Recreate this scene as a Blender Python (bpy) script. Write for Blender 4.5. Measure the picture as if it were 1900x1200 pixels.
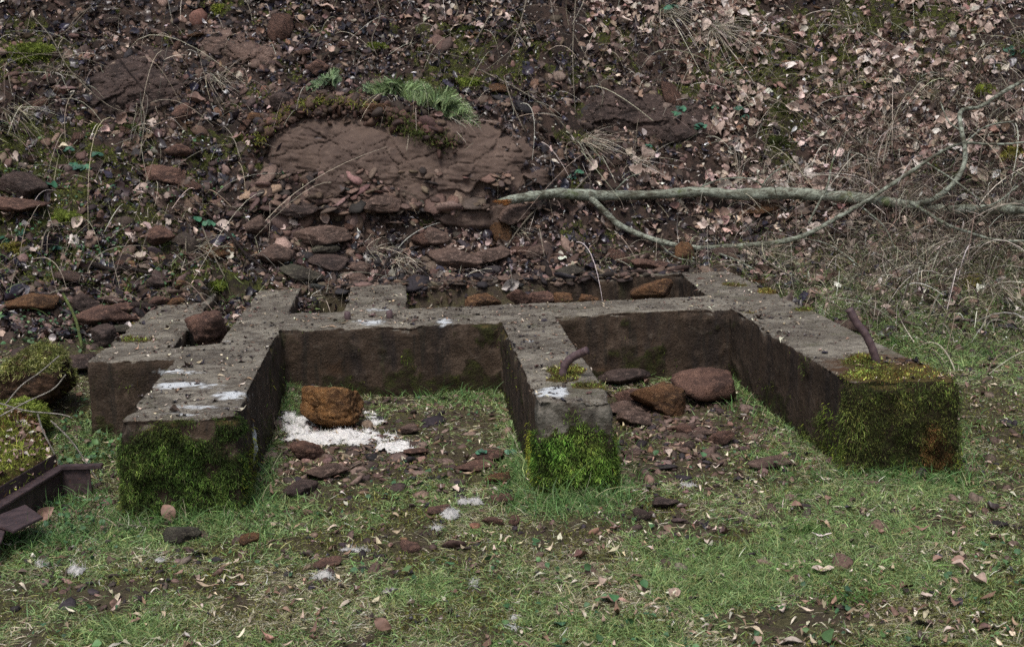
import bpy, bmesh, math, random
import numpy as np
from math import radians as R

# ------------------------------------------------------------------ camera, sky, sun, exposure
for o in list(bpy.data.objects): bpy.data.objects.remove(o)
SC = bpy.context.scene
COL = SC.collection
H = 1.65; F = 2400.0; PIT = 0.1728; ROL = -0.0300; YAW = 0.0822
FW = np.array([math.sin(YAW)*math.cos(PIT), math.cos(YAW)*math.cos(PIT), -math.sin(PIT)])
_r = np.array([math.cos(YAW), -math.sin(YAW), 0.0]); _u = np.cross(_r, FW)
RT = _r*math.cos(ROL) + _u*math.sin(ROL); UP = -_r*math.sin(ROL) + _u*math.cos(ROL)
CP = np.array([0, 0, H])
from mathutils import Matrix, Vector
cd = bpy.data.cameras.new('camera'); cam = bpy.data.objects.new('camera', cd); COL.objects.link(cam)
cd.sensor_width = 36; cd.lens = F/1900*36; cd.clip_start = .1; cd.clip_end = 500
M = Matrix.Identity(4)
for i in range(3):
    M[i][0] = RT[i]; M[i][1] = UP[i]; M[i][2] = -FW[i]; M[i][3] = CP[i]
cam.matrix_world = M
cd.dof.use_dof = True; cd.dof.focus_distance = 5.9; cd.dof.aperture_fstop = 6.3
SC.camera = cam

SUN_EL, SUN_AZ = 62, 200      # soft light high over the camera's right shoulder
w = bpy.data.worlds.new('World'); SC.world = w; w.use_nodes = True
nt = w.node_tree; nt.nodes.clear()
sky = nt.nodes.new('ShaderNodeTexSky'); sky.sky_type = 'NISHITA'; sky.sun_disc = False
sky.sun_elevation = R(SUN_EL); sky.sun_rotation = R(SUN_AZ); sky.air_density = 1.0; sky.dust_density = 4.0; sky.ozone_density = 1.0
hs = nt.nodes.new('ShaderNodeHueSaturation'); hs.inputs['Saturation'].default_value = 0.75
bg = nt.nodes.new('ShaderNodeBackground'); bg.inputs[1].default_value = 0.088
wo = nt.nodes.new('ShaderNodeOutputWorld')
nt.links.new(sky.outputs[0], hs.inputs['Color']); nt.links.new(hs.outputs[0], bg.inputs[0]); nt.links.new(bg.outputs[0], wo.inputs[0])
sd = bpy.data.lights.new('sun', 'SUN'); sd.energy = 1.5; sd.angle = R(18); sd.color = (1, .975, .94)
sun = bpy.data.objects.new('sun', sd); COL.objects.link(sun)
a, e = R(SUN_AZ), R(SUN_EL)
sdir = Vector((math.sin(a)*math.cos(e), math.cos(a)*math.cos(e), math.sin(e)))
sun.rotation_euler = sdir.to_track_quat('Z', 'Y').to_euler(); sun.location = (0, 0, 20)
SC.view_settings.view_transform = 'Standard'; SC.view_settings.look = 'None'
SC.view_settings.exposure = 0.52; SC.view_settings.gamma = 1
SC.cycles.max_bounces = 6; SC.cycles.diffuse_bounces = 2; SC.cycles.glossy_bounces = 2
SC.cycles.use_denoising = False

# ------------------------------------------------------------------ rays and pixels
def ray(px, py):
    d = FW*F + RT*(np.asarray(px, float)[..., None]-950) + UP*(600-np.asarray(py, float)[..., None])
    return d/np.linalg.norm(d, axis=-1, keepdims=True)
def proj(P):
    d = P-CP; z = d@FW
    return 950+F*(d@RT)/z, 600-F*(d@UP)/z, z
def atz(px, py, z):
    d = ray(px, py); return CP+d*((np.asarray(z, float)[..., None]-H)/d[..., 2:3])
def aty(px, py, y):
    d = ray(px, py); return CP+d*(np.asarray(y, float)[..., None]/d[..., 1:2])

# ------------------------------------------------------------------ noise
def _h(ix, iy, iz, s):
    n = (ix*374761393 + iy*668265263 + iz*2147483647 + s*1274126177) & 0xffffffff
    n = ((n ^ (n >> 13))*1274126177) & 0xffffffff
    n = ((n ^ (n >> 16))*2246822519) & 0xffffffff
    return ((n ^ (n >> 15)) & 0xffffff)/float(0xffffff)
def vn(P, s=0):
    P = np.asarray(P, float)
    if P.shape[-1] == 2: P = np.concatenate([P, np.zeros(P.shape[:-1]+(1,))], -1)
    i = np.floor(P).astype(np.int64); f = P-i; f = f*f*f*(f*(f*6-15)+10)
    x, y, z = i[..., 0], i[..., 1], i[..., 2]; fx, fy, fz = f[..., 0], f[..., 1], f[..., 2]
    def L(a, b, t): return a+(b-a)*t
    c = [[[_h(x+p, y+q, z+r, s) for r in (0, 1)] for q in (0, 1)] for p in (0, 1)]
    v = L(L(L(c[0][0][0], c[1][0][0], fx), L(c[0][1][0], c[1][1][0], fx), fy),
          L(L(c[0][0][1], c[1][0][1], fx), L(c[0][1][1], c[1][1][1], fx), fy), fz)
    return v*2-1
def fbm(P, sc, octv=4, s=0, gain=.5):
    P = np.asarray(P, float)*sc; a = 1; t = 0; n = 0
    for k in range(octv):
        t = t+a*vn(P*(2**k)+k*17.3, s+k); n += a; a *= gain
    return t/n
def sm(a, b, x):
    t = np.clip((x-a)/(b-a), 0, 1); return t*t*(3-2*t)
def bl(px, py, cx, cy, rx, ry):
    return np.exp(-(((px-cx)/rx)**2+((py-cy)/ry)**2))

# ------------------------------------------------------------------ mesh helpers
def mesh_np(name, V, F_, mat=None, cols=None, smooth=False, parent=None, attrs=None, link=True):
    V = np.ascontiguousarray(V, dtype=np.float32).reshape(-1, 3)
    Fs = F_ if isinstance(F_, list) else [F_]
    Fs = [np.ascontiguousarray(f, dtype=np.int32) for f in Fs if len(f)]
    me = bpy.data.meshes.new(name)
    me.vertices.add(len(V)); me.vertices.foreach_set('co', V.ravel())
    nl = sum(f.size for f in Fs); npoly = sum(len(f) for f in Fs)
    me.loops.add(nl); me.loops.foreach_set('vertex_index', np.concatenate([f.ravel() for f in Fs]))
    st = []; c = 0
    for f in Fs:
        k = f.shape[1]; st.append(c+np.arange(len(f))*k); c += f.size
    me.polygons.add(npoly); me.polygons.foreach_set('loop_start', np.concatenate(st).astype(np.int32))
    if smooth: me.polygons.foreach_set('use_smooth', np.ones(npoly, dtype=bool))
    me.update(calc_edges=True)
    if cols is not None:
        at = me.color_attributes.new('Col', 'FLOAT_COLOR', 'POINT')
        cc = np.ones((len(V), 4), np.float32); cc[:, :3] = cols; at.data.foreach_set('color', cc.ravel())
    for k, v in (attrs or {}).items():
        at = me.attributes.new(k, 'FLOAT', 'POINT'); at.data.foreach_set('value', np.ascontiguousarray(v, dtype=np.float32))
    if mat: me.materials.append(mat)
    if not link: return me
    o = bpy.data.objects.new(name, me); COL.objects.link(o)
    if parent: o.parent = parent
    return o
def tag(o, label=None, cat=None, group=None, kind=None):
    if label: o['label'] = label
    if cat: o['category'] = cat
    if group: o['group'] = group
    if kind: o['kind'] = kind
    return o
def empty(name, loc=(0, 0, 0)):
    o = bpy.data.objects.new(name, None); COL.objects.link(o); o.location = loc; return o
def reloc(o, base):
    """move the object's origin to base, keeping its shape where it is"""
    base = np.array(base, dtype=np.float32)
    n = len(o.data.vertices); a = np.empty(n*3, np.float32); o.data.vertices.foreach_get('co', a)
    a = (a.reshape(-1, 3)-base).ravel(); o.data.vertices.foreach_set('co', a); o.location = [float(t) for t in base]; o.data.update()
    return o
def norm(v): return v/np.maximum(np.linalg.norm(v, axis=-1, keepdims=True), 1e-9)
def frames(N, rng, tilt=0.0):
    """random frames with third axis near N"""
    n = len(N); Z = norm(N+rng.normal(0, 1, (n, 3))*np.asarray(tilt).reshape(-1, 1)) if np.any(tilt) else norm(N)
    A = rng.normal(0, 1, (n, 3)); X = norm(np.cross(A, Z)); Y = np.cross(Z, X)
    return np.stack([X, Y, Z], -1)      # columns
def scatter(protos, P, Rm, S, C, rng):
    """bake copies of protos (V,F) at P with rotation Rm, scale S (N,3), colour C (N,3)"""
    Vs, Fs, Cs = [], [], []; off = 0; k = rng.integers(0, len(protos), len(P))
    for j, (v, f) in enumerate(protos):
        m = k == j
        if not m.any(): continue
        q = np.einsum('nij,nvj->nvi', Rm[m], v[None]*S[m][:, None, :])+P[m][:, None, :]
        nn = m.sum(); Vs.append(q.reshape(-1, 3))
        Fs.append((f[None]+(np.arange(nn)*len(v))[:, None, None]).reshape(-1, f.shape[1])+off)
        Cs.append(np.repeat(C[m], len(v), 0)); off += nn*len(v)
    return np.concatenate(Vs), np.concatenate(Fs), np.concatenate(Cs)
def blades(P, D, B, L, W, C, rng, segs=2, taper=1.0):
    """ribbons: centre p = P + D L t + B L t^2"""
    n = len(P); t = np.linspace(0, 1, segs+1)
    side = norm(np.cross(D+B*.5, rng.normal(0, 1, (n, 3))))
    c = P[:, None]+D[:, None]*(L[:, None, None]*t[None, :, None])+B[:, None]*(L[:, None, None]*(t**2)[None, :, None])
    wt = W[:, None]*(1-taper*t[None]**1.6*.92)
    V = np.stack([c-side[:, None]*wt[..., None]*.5, c+side[:, None]*wt[..., None]*.5], 2)   # n,seg+1,2,3
    base = (np.arange(n)*(segs+1)*2)[:, None]
    q = np.array([[2*i, 2*i+1, 2*i+3, 2*i+2] for i in range(segs)])
    Fq = (base[:, :, None]+q[None]).reshape(-1, 4)
    shade = (.75+.35*t)[None, :, None, None]*np.ones((n, segs+1, 2, 1))
    Cc = np.repeat(np.repeat(C[:, None, None, :], segs+1, 1), 2, 2)
    return V.reshape(-1, 3), Fq, Cc.reshape(-1, 3)
def tube(pts, rad, sides=8, jit=0, rng=None, cap=True):
    pts = np.asarray(pts, float); rad = np.asarray(rad, float)*np.ones(len(pts)); n = len(pts)
    T = norm(np.gradient(pts, axis=0)); up = np.array([.13, .21, .97]); V = []
    for i in range(n):
        a = norm(np.cross(T[i], up)); b = np.cross(T[i], a); th = np.linspace(0, 2*np.pi, sides, endpoint=False)
        rr = rad[i]*(1+(rng.normal(0, jit, sides) if jit else 0))
        V.append(pts[i]+(np.cos(th)*rr)[:, None]*a+(np.sin(th)*rr)[:, None]*b)
    V = np.concatenate(V); Fq = []
    for i in range(n-1):
        for k in range(sides):
            Fq.append([i*sides+k, i*sides+(k+1) % sides, (i+1)*sides+(k+1) % sides, (i+1)*sides+k])
    Fq = np.array(Fq); Ft = []
    if cap:
        V = np.concatenate([V, pts[:1], pts[-1:]]); a, b = len(V)-2, len(V)-1
        for k in range(sides):
            Ft.append([a, (k+1) % sides, k]); Ft.append([b, (n-1)*sides+k, (n-1)*sides+(k+1) % sides])
    return V, Fq, np.array(Ft)
def spline(pts, m):
    """Catmull-Rom through rows of pts (any dimension), m samples per span"""
    p = np.asarray(pts, float); p = np.vstack([2*p[0]-p[1], p, 2*p[-1]-p[-2]]); out = []
    for i in range(1, len(p)-2):
        for t in np.linspace(0, 1, m, endpoint=False):
            out.append(.5*((2*p[i])+(-p[i-1]+p[i+1])*t+(2*p[i-1]-5*p[i]+4*p[i+1]-p[i+2])*t*t+(-p[i-1]+3*p[i]-3*p[i+1]+p[i+2])*t**3))
    out.append(p[-2]); return np.array(out)
def merge(parts):
    """parts: list of (V,F,C); quads only or tris only"""
    off = 0; V, Fq, C = [], [], []
    for v, f, c in parts:
        V.append(v); Fq.append(f+off); C.append(c*np.ones((len(v), 3))); off += len(v)
    return np.concatenate(V), np.concatenate(Fq), np.concatenate(C)
def srgb(*c):
    return np.array([(x/255/12.92 if x/255 <= .04045 else ((x/255+.055)/1.055)**2.4) for x in c])
def pick(rng, n, pal, wts, jit=.18, k=1.0):
    pal = np.array(pal); i = rng.choice(len(pal), n, p=np.array(wts)/sum(wts))
    return np.clip(pal[i]*np.exp(rng.normal(0, jit, (n, 1)))*np.exp(rng.normal(0, .05, (n, 3)))*k, .002, .85)

# ------------------------------------------------------------------ materials
class NT:
    def __init__(s, name):
        s.m = bpy.data.materials.new(name); s.m.use_nodes = True; s.t = s.m.node_tree; s.t.nodes.clear()
        s.o = s.n('ShaderNodeOutputMaterial'); s.b = s.n('ShaderNodeBsdfPrincipled'); s.l(s.b.outputs[0], s.o.inputs[0])
    def n(s, k, **kw):
        x = s.t.nodes.new(k)
        for a, b in kw.items(): setattr(x, a, b)
        return x
    def l(s, a, b): s.t.links.new(a, b)
    def val(s, x, inp):
        if isinstance(x, (int, float)): inp.default_value = x
        elif isinstance(x, (tuple, list, np.ndarray)): inp.default_value = tuple(float(q) for q in x)+((1,) if len(x) == 3 else ())
        else: s.l(x, inp)
    def coord(s):
        g = s.n('ShaderNodeNewGeometry'); return g.outputs['Position']
    def obj(s): return s.n('ShaderNodeTexCoord').outputs['Object']
    def mapp(s, v, sc):
        m = s.n('ShaderNodeMapping'); m.inputs['Scale'].default_value = sc; s.l(v, m.inputs[0]); return m.outputs[0]
    def noise(s, v, sc, det=5, rough=.6, dist=0):
        x = s.n('ShaderNodeTexNoise'); s.l(v, x.inputs['Vector']); x.inputs['Scale'].default_value = sc
        x.inputs['Detail'].default_value = det; x.inputs['Roughness'].default_value = rough; x.inputs['Distortion'].default_value = dist
        return x.outputs['Fac']
    def vor(s, v, sc, feat='F1', out='Distance'):
        x = s.n('ShaderNodeTexVoronoi', feature=feat); s.l(v, x.inputs['Vector']); x.inputs['Scale'].default_value = sc; return x.outputs[out]
    def mr(s, v, a, b, c=0, d=1):
        x = s.n('ShaderNodeMapRange', interpolation_type='SMOOTHSTEP'); s.l(v, x.inputs[0])
        for i, q in enumerate((a, b, c, d)): x.inputs[i+1].default_value = q
        return x.outputs[0]
    def mix(s, f, a, b, mode='MIX'):
        x = s.n('ShaderNodeMix', data_type='RGBA', blend_type=mode); s.val(f, x.inputs[0]); s.val(a, x.inputs[6]); s.val(b, x.inputs[7]); return x.outputs[2]
    def math(s, op, a, b=0):
        x = s.n('ShaderNodeMath', operation=op); s.val(a, x.inputs[0]); s.val(b, x.inputs[1]); return x.outputs[0]
    def attr(s, nme, col=False):
        x = s.n('ShaderNodeAttribute'); x.attribute_name = nme; return x.outputs['Color' if col else 'Fac']
    def bump(s, h, st, d=.01, prev=None):
        x = s.n('ShaderNodeBump'); s.l(h, x.inputs['Height']); x.inputs['Strength'].default_value = st; x.inputs['Distance'].default_value = d
        if prev is not None: s.l(prev, x.inputs['Normal'])
        return x.outputs[0]
    def fin(s, col, rough=.8, spec=.3, nrm=None):
        s.val(col, s.b.inputs['Base Color']); s.val(rough, s.b.inputs['Roughness']); s.b.inputs['Specular IOR Level'].default_value = spec
        if nrm is not None: s.l(nrm, s.b.inputs['Normal'])
        return s.m
def m_col(name, rough=.7, spec=.3, nscale=60, var=.35):
    t = NT(name); n = t.noise(t.coord(), nscale, 3); f = t.mr(n, .3, .7, 1-var, 1+var)
    c = t.n('ShaderNodeVectorMath', operation='SCALE'); t.l(t.attr('Col', True), c.inputs[0]); t.l(f, c.inputs['Scale'])
    return t.fin(c.outputs[0], rough, spec)
def m_rock(name, c1, c2, c3, moss=0.0, pit=1.0, sc=1.0, flat=.0):
    t = NT(name); p = t.obj(); p2 = t.mapp(p, (1, 1, 2.2))
    n1 = t.noise(p, 5*sc, 8, .65); n2 = t.noise(p2, 22*sc, 6, .7); n3 = t.noise(p, 90*sc, 4, .7)
    c1 = tuple(np.array(c1)*1.08); c2 = tuple(np.array(c2)*.75); c3 = tuple(np.array(c3)*1.25); c = t.mix(t.mr(n1, .4, .6), c1, c2); c = t.mix(t.mr(n2, .48, .66), c, c3)
    c = t.mix(t.mr(n3, .35, .7, 0, .45), c, (c[0] if 0 else tuple(.45*x for x in c1)))
    st = t.noise(p, 2.2*sc, 5, .7)
    c = t.mix(t.mr(st, .60, .74, 0, .6), c, (.03, .024, .025))
    if moss > 0:
        g = t.n('ShaderNodeNewGeometry'); sx = t.n('ShaderNodeSeparateXYZ'); t.l(g.outputs['Normal'], sx.inputs[0])
        mm = t.math('ADD', sx.outputs[2], t.math('MULTIPLY', t.math('SUBTRACT', n1, .5), 2.4))
        c = t.mix(t.mr(mm, 1.05-moss*.9, 1.3-moss*.9, 0, .9), c, t.mix(t.mr(n3, .35, .65), (.025, .035, .006), (.10, .12, .02)))
    b = t.bump(n2, .9, .03); b = t.bump(t.vor(p2, 40*sc), .5, .01, b); b = t.bump(n3, .9*pit, .01, b)
    return t.fin(c, .82, .28, b)
BRN1, BRN2, BRN3 = (.155, .10, .078), (.09, .060, .048), (.22, .15, .12)
ROCK = m_rock('brown_shale', BRN1, BRN2, BRN3)
ROCKD = m_rock('dark_shale', (.085, .057, .048), (.05, .035, .031), (.12, .085, .072))
ROCKO = m_rock('brown_ironstone', (.20, .10, .048), (.09, .05, .03), (.26, .145, .07), pit=1.5, sc=1.4)
ROCKMAIN = m_rock('orange_ironstone', (.36, .175, .062), (.17, .085, .04), (.42, .24, .11), pit=1.8, sc=1.6)
ROCKR = m_rock('red_brown_stone', (.18, .10, .074), (.085, .048, .038), (.22, .125, .09), pit=1.3)
ROCKM = m_rock('mossy_brown_stone', (.10, .052, .03), (.05, .03, .02), (.14, .08, .045), moss=.55)
ROCKG = m_rock('grey_green_slab', (.075, .07, .05), (.05, .04, .032), (.11, .095, .07))
LEAFM = m_col('dry_leaf', .62, .35, 40, .25)
DARKL = m_col('wet_dark_leaf', .33, .55, 50, .4)
GRASSM = m_col('grass_blade', .55, .3, 15, .2)
MOSSM = m_col('moss_fibre', .8, .15, 25, .45)
STEMM = m_col('dry_stem', .75, .2, 30, .25)
DOWNM = m_col('white_down', .9, .05, 40, .12)

# ------------------------------------------------------------------ terrain
HT = .408
RECTS = [(-1.17, -.709, 5.195, 6.86), (-1.0, -.707, 6.8, 9.0), (-1.61, -1.0, 6.5, 6.83), (-1.61, -1.245, 6.5, 8.75), (-.75, 2.0, 7.25, 7.83),
         (.52, .84, 5.155, 7.4), (1.87, 2.32, 5.2, 8.98), (-.376, .012, 7.7, 9.0), (1.0, 2.0, 8.82, 9.1)]
def inside(x, y, m=0.0):
    r = np.zeros(np.shape(x), bool)
    for x0, x1, y0, y1 in RECTS: r |= (x > x0-m) & (x < x1+m) & (y > y0-m) & (y < y1+m)
    return r
def edged(x, y):
    d = np.full(np.shape(x), 9.0)
    for x0, x1, y0, y1 in RECTS:
        dx = np.maximum(np.maximum(x0-x, x-x1), 0); dy = np.maximum(np.maximum(y0-y, y-y1), 0); d = np.minimum(d, np.hypot(dx, dy))
    return d
ctl = []
for x in np.linspace(-2, 3.0, 6):
    for y in (2.5, 4.0, 5.4): ctl.append((x, y, 0))
for x in (-.3, .5, 1.3, 2.1): ctl += [(x, 6.3, 0), (x, 7.15, 0), (x, 8.3, .16), (x, 9.0, .42)]
ctl += [(-.9, 6.3, 0), (-1.1, 7.4, .22), (-1.1, 8.2, .36), (-.55, 8.3, .27), (2.7, 6.3, 0), (3.3, 6.5, 0), (-1.65, 6.3, 0), (-1.9, 6.0, .03), (-2.3, 6.2, .12), (-2.2, 7.0, .22), (-1.8, 7.2, .2),
        (-2.5, 5.2, .03), (-3.2, 5.2, .1), (-1.8, 7.9, .36), (-1.3, 8.35, .40), (-.8, 8.7, .42), (2.6, 7.2, .04), (2.7, 8.0, .22), (2.4, 8.7, .39)]
for px, py, y in [(900, 505, 9.2), (900, 400, 9.7), (900, 300, 9.98), (900, 200, 10.22), (900, 100, 10.7), (900, 0, 11.2), (900, -200, 12.2),
                  (600, 510, 9.1), (600, 400, 9.62), (600, 300, 9.9), (600, 200, 10.15), (600, 100, 10.65), (600, 0, 11.15), (600, -200, 12.1),
                  (300, 540, 8.6), (300, 450, 9.05), (300, 300, 9.7), (300, 200, 10.1), (300, 100, 10.55), (300, 0, 11.0), (300, -200, 11.9),
                  (0, 600, 7.9), (0, 500, 8.55), (0, 300, 9.4), (0, 100, 10.3), (0, -100, 11.2), (-300, 600, 7.4), (-300, 300, 9.1), (-300, 0, 10.6),
                  (1200, 490, 9.35), (1200, 420, 9.65), (1200, 300, 10.1), (1200, 100, 10.95), (1200, -50, 11.6), (1500, 500, 9.1), (1500, 430, 9.55), (1500, 300, 10.15), (1500, 100, 11.05), (1500, -50, 11.7),
                  (1900, 650, 7.35), (1900, 590, 7.8), (1900, 480, 8.35), (1900, 400, 8.75), (1900, 200, 9.8), (1900, 0, 10.9), (2200, 500, 8.1), (2200, 200, 9.7), (2200, 0, 10.8)]:
    ctl.append(tuple(aty(px, py, y)))
ctl = np.array(ctl, float)
def _U(r): return np.where(r > 1e-9, r*r*np.log(np.maximum(r, 1e-9)), 0)
_n = len(ctl); _K = _U(np.hypot(ctl[:, None, 0]-ctl[None, :, 0], ctl[:, None, 1]-ctl[None, :, 1]))+np.eye(_n)*.02
_P = np.c_[np.ones(_n), ctl[:, :2]]; _A = np.block([[_K, _P], [_P.T, np.zeros((3, 3))]])
_w = np.linalg.solve(_A, np.r_[ctl[:, 2], 0, 0, 0])
def tps(x, y):
    sh = np.shape(x); x = np.ravel(x); y = np.ravel(y); out = np.empty(len(x))
    for i in range(0, len(x), 60000):
        a, b = x[i:i+60000], y[i:i+60000]
        out[i:i+60000] = _U(np.hypot(a[:, None]-ctl[None, :, 0], b[:, None]-ctl[None, :, 1]))@_w[:_n]+_w[_n]+_w[_n+1]*a+_w[_n+2]*b
    return out.reshape(sh)
def terrain_fn(x, y):
    x = np.asarray(x, float); y = np.asarray(y, float)
    far = np.clip((y-9.3)*1.05, 0, 7.5)*1.0+.25*fbm(np.stack([x, y], -1), .35, 3, 91)*sm(9, 13, y)
    inn = sm(7.5, 5.0, np.abs(x-.3))*sm(1.0, 2.2, y)*sm(13.5, 12.2, y)
    cx = np.clip(x, -8, 9); cy = np.clip(y, .5, 14)
    cy = cy+.26*np.exp(-(np.abs(cx)/1.12)**4)*np.exp(-((cy-9.88)/.36)**2)+.14*np.exp(-((cx-1.95)/.55)**4)*np.exp(-((cy-10.45)/.2)**2)+.14*np.exp(-((cx+2.0)/.42)**4)*np.exp(-((cy-10.3)/.22)**2)
    z = tps(cx, cy); z = z*inn+far*(1-inn)
    bank = sm(.25, .7, z)                         # 0 on the lawn, 1 on the bank
    P = np.stack([x, y, z*1.3], -1)
    n1 = fbm(P, 1.1, 3, 3); n2 = fbm(P, 4.0, 4, 7); n3 = fbm(P, 18, 3, 11)
    led = np.abs(fbm(P*np.array([.7, 1, 1]), 2.3, 3, 21))
    z = z+bank*(.10*n1+.09*n2+.036*n3-.13*led+.035)+(1-bank)*(.018*n1+.014*n2+.008*n3)
    z = np.where(inside(x, y, .015) & (y < np.where(x < -1.15, 8.15, np.where(x < -.6, 8.5, np.where(x < .1, 8.6, 8.95)))), np.minimum(z, .22), z)
    # slot and pits stay below the slab
    pit = (x > -1.3) & (x < 1.9) & (y > 7.3) & (y < 8.84); z = np.where(pit & (x > -.6), np.minimum(z, .17+.05*n2+.02*n3), np.where(pit, np.minimum(z, .33), z))
    return z
GX0, GX1, GY0, GY1, GS = -4.9, 5.6, 3.2, 12.6, .016
gx = np.arange(GX0, GX1, GS); gy = np.arange(GY0, GY1, GS)
ZG = terrain_fn(*np.meshgrid(gx, gy))             # [iy, ix]
def tz(x, y):
    fx = np.clip((np.asarray(x)-GX0)/GS, 0, len(gx)-1.001); fy = np.clip((np.asarray(y)-GY0)/GS, 0, len(gy)-1.001)
    i = fx.astype(int); j = fy.astype(int); u = fx-i; v = fy-j
    return (ZG[j, i]*(1-u)+ZG[j, i+1]*u)*(1-v)+(ZG[j+1, i]*(1-u)+ZG[j+1, i+1]*u)*v
def tn(x, y, e=.05):
    dx = (tz(x+e, y)-tz(x-e, y))/(2*e); dy = (tz(x, y+e)-tz(x, y-e))/(2*e)
    return norm(np.stack([-dx, -dy, np.ones_like(dx)], -1))
def hit(px, py):
    """first terrain point along the ray through a photo pixel"""
    px = np.atleast_1d(np.asarray(px, float)); py = np.atleast_1d(np.asarray(py, float)); d = ray(px, py)
    T = np.arange(3.3, 13.5, .02); P = CP+d[:, None]*T[None, :, None]
    below = P[..., 2] < tz(P[..., 0], P[..., 1]); k = np.argmax(below, 1); k = np.where(below.any(1), k, len(T)-1)
    return P[np.arange(len(px)), k]
def h1(px, py): return hit(px, py)[0]

def lawnmask(x, y, z=None):
    return sm(.45, .15, tps(x, y) if z is None else z)
xs = np.concatenate([-np.array([60, 35, 20, 13, 9, 7, 6, 5.4]), gx, np.array([5.9, 6.6, 8, 11, 16, 25, 40, 60])])
ys = np.concatenate([-np.array([60, 30, 15, 8, 4, 1.]), np.array([.5, 1.5, 2.2, 2.7, 3.0]), gy, np.array([12.8, 13.2, 14, 15.2, 17, 20, 26, 40, 60])])
X, Y = np.meshgrid(xs, ys); Z = terrain_fn(X, Y)
TV = np.stack([X, Y, Z], -1).reshape(-1, 3); nx, ny = len(xs), len(ys)
ii = (np.arange(ny-1)[:, None]*nx+np.arange(nx-1)[None]).ravel(); TF = np.stack([ii, ii+1, ii+nx+1, ii+nx], -1)
px, py, pz = proj(TV); vis = pz > 1
px = np.where(vis, px, -999); py = np.where(vis, py, 1500)
def mossf(px, py, P):
    m = .75*bl(px, py, 60, 90, 90, 60)+.5*bl(px, py, 110, 430, 170, 70)+.5*bl(px, py, 180, 490, 140, 60)+.6*bl(px, py, 60, 260, 90, 60)+.5*bl(px, py, 440, 510, 90, 40)+.4*bl(px, py, 230, 330, 200, 100)\
        + .8*bl(px, py, 405, 12, 35, 20)+.45*bl(px, py, 870, 70, 150, 60)+.5*bl(px, py, 1440, 250, 50, 50)+.4*bl(px, py, 1470, 120, 200, 80)+.55*bl(px, py, 860, 150, 130, 35)+.5*bl(px, py, 1600, 60, 250, 90)\
        + .4*bl(px, py, 820, 335, 60, 25)+.25
    return sm(.42, .62, m+.42*fbm(P, 2.2, 4, 41)+.5*fbm(P, 9, 3, 43))
LAWN = sm(.5, .2, TV[:, 2])*sm(9.4, 9.0, TV[:, 1]); LAWN = np.maximum(LAWN, sm(1330, 1450, px)*sm(455, 530, py))
MOSS = mossf(px, py, TV)*(1-.6*LAWN)
t = NT('bank_soil'); p = t.coord(); n1 = t.noise(p, 3, 8, .65); n2 = t.noise(p, 14, 6, .7); n3 = t.noise(p, 70, 5, .7); v1 = t.vor(p, 45)
c = t.mix(t.mr(n1, .35, .65), (.026, .018, .015), (.056, .036, .028)); c = t.mix(t.mr(n2, .48, .66), c, (.012, .010, .010)); c = t.mix(t.mr(n3, .5, .75, 0, .5), c, (.12, .08, .06))
lw = t.mix(t.mr(n3, .35, .65), (.05, .045, .02), (.10, .09, .045)); lw = t.mix(t.mr(n2, .42, .62), lw, (.062, .045, .033))
c = t.mix(t.attr('lawn'), c, lw)
ms = t.mix(t.mr(n3, .35, .65), (.024, .028, .008), (.085, .092, .022)); ms = t.mix(t.mr(n2, .42, .58), (.03, .024, .017), ms); c = t.mix(t.mr(t.math('ADD', t.attr('moss'), t.math('MULTIPLY', t.math('SUBTRACT', n2, .5), .8)), .35, .6), c, ms)
b = t.bump(n2, .7, .03); b = t.bump(n3, .8, .01, b); b = t.bump(v1, .5, .006, b)
GROUND = t.fin(c, .85, .2, b)
ground = mesh_np('ground', TV, TF, GROUND, smooth=True, attrs={'lawn': LAWN, 'moss': MOSS}); tag(ground, kind='structure')

# ------------------------------------------------------------------ concrete foundation
fnd = empty('concrete_foundation', (.35, 7.0, 0))
tag(fnd, 'old mossy concrete machine foundation with three arms and open pits below the bank', 'foundation')
def prism(bm, poly, z0, z1):
    a = [bm.verts.new((x, y, z0)) for x, y in poly]; b = [bm.verts.new((x, y, z1)) for x, y in poly]; n = len(poly)
    bm.faces.new(a[::-1]); bm.faces.new(b)
    for i in range(n): bm.faces.new((a[i], a[(i+1) % n], b[(i+1) % n], b[i]))
bm = bmesh.new(); zb = -.18
for k, poly in enumerate([[(-1.170, 5.195), (-.711, 5.198), (-.709, 7.0), (-1.166, 6.84)],
             [(-1.004, 6.7), (-.709, 6.7), (-.704, 9.1), (-.997, 9.1)],
             [(-1.612, 6.525), (-1.0, 6.478), (-.9, 6.833), (-1.612, 6.83)],
             [(-1.612, 6.6), (-1.232, 6.6), (-1.272, 8.9), (-1.612, 8.9)],
             [(-.95, 7.25), (-.709, 7.235), (.53, 7.183), (.845, 7.355), (1.88, 7.298), (2.1, 7.5), (2.0, 7.80), (-.95, 7.83)],
             [(.520, 5.184), (.834, 5.136), (.852, 7.5), (.527, 7.5)],
             [(1.869, 5.258), (2.317, 5.179), (2.30, 7.0), (2.265, 9.1), (1.93, 9.1), (1.85, 7.82), (1.875, 7.3)],
             [(-.375, 7.7), (.014, 7.7), (.008, 9.1), (-.378, 9.1)],
             [(-.72, 8.86), (.95, 8.865), (2.0, 8.80), (2.05, 9.04), (-.72, 9.06)]]):
    prism(bm, poly, zb-.003*k, HT-(.006 if k in (3, 4) else 0)-(.004 if k == 8 else 0))
me = bpy.data.meshes.new('tmp'); bm.to_mesh(me); bm.free(); tmp = bpy.data.objects.new('tmp', me); COL.objects.link(tmp)
md = tmp.modifiers.new('r', 'REMESH'); md.mode = 'VOXEL'; md.voxel_size = .011
md = tmp.modifiers.new('s', 'SMOOTH'); md.factor = .5; md.iterations = 3
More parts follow.
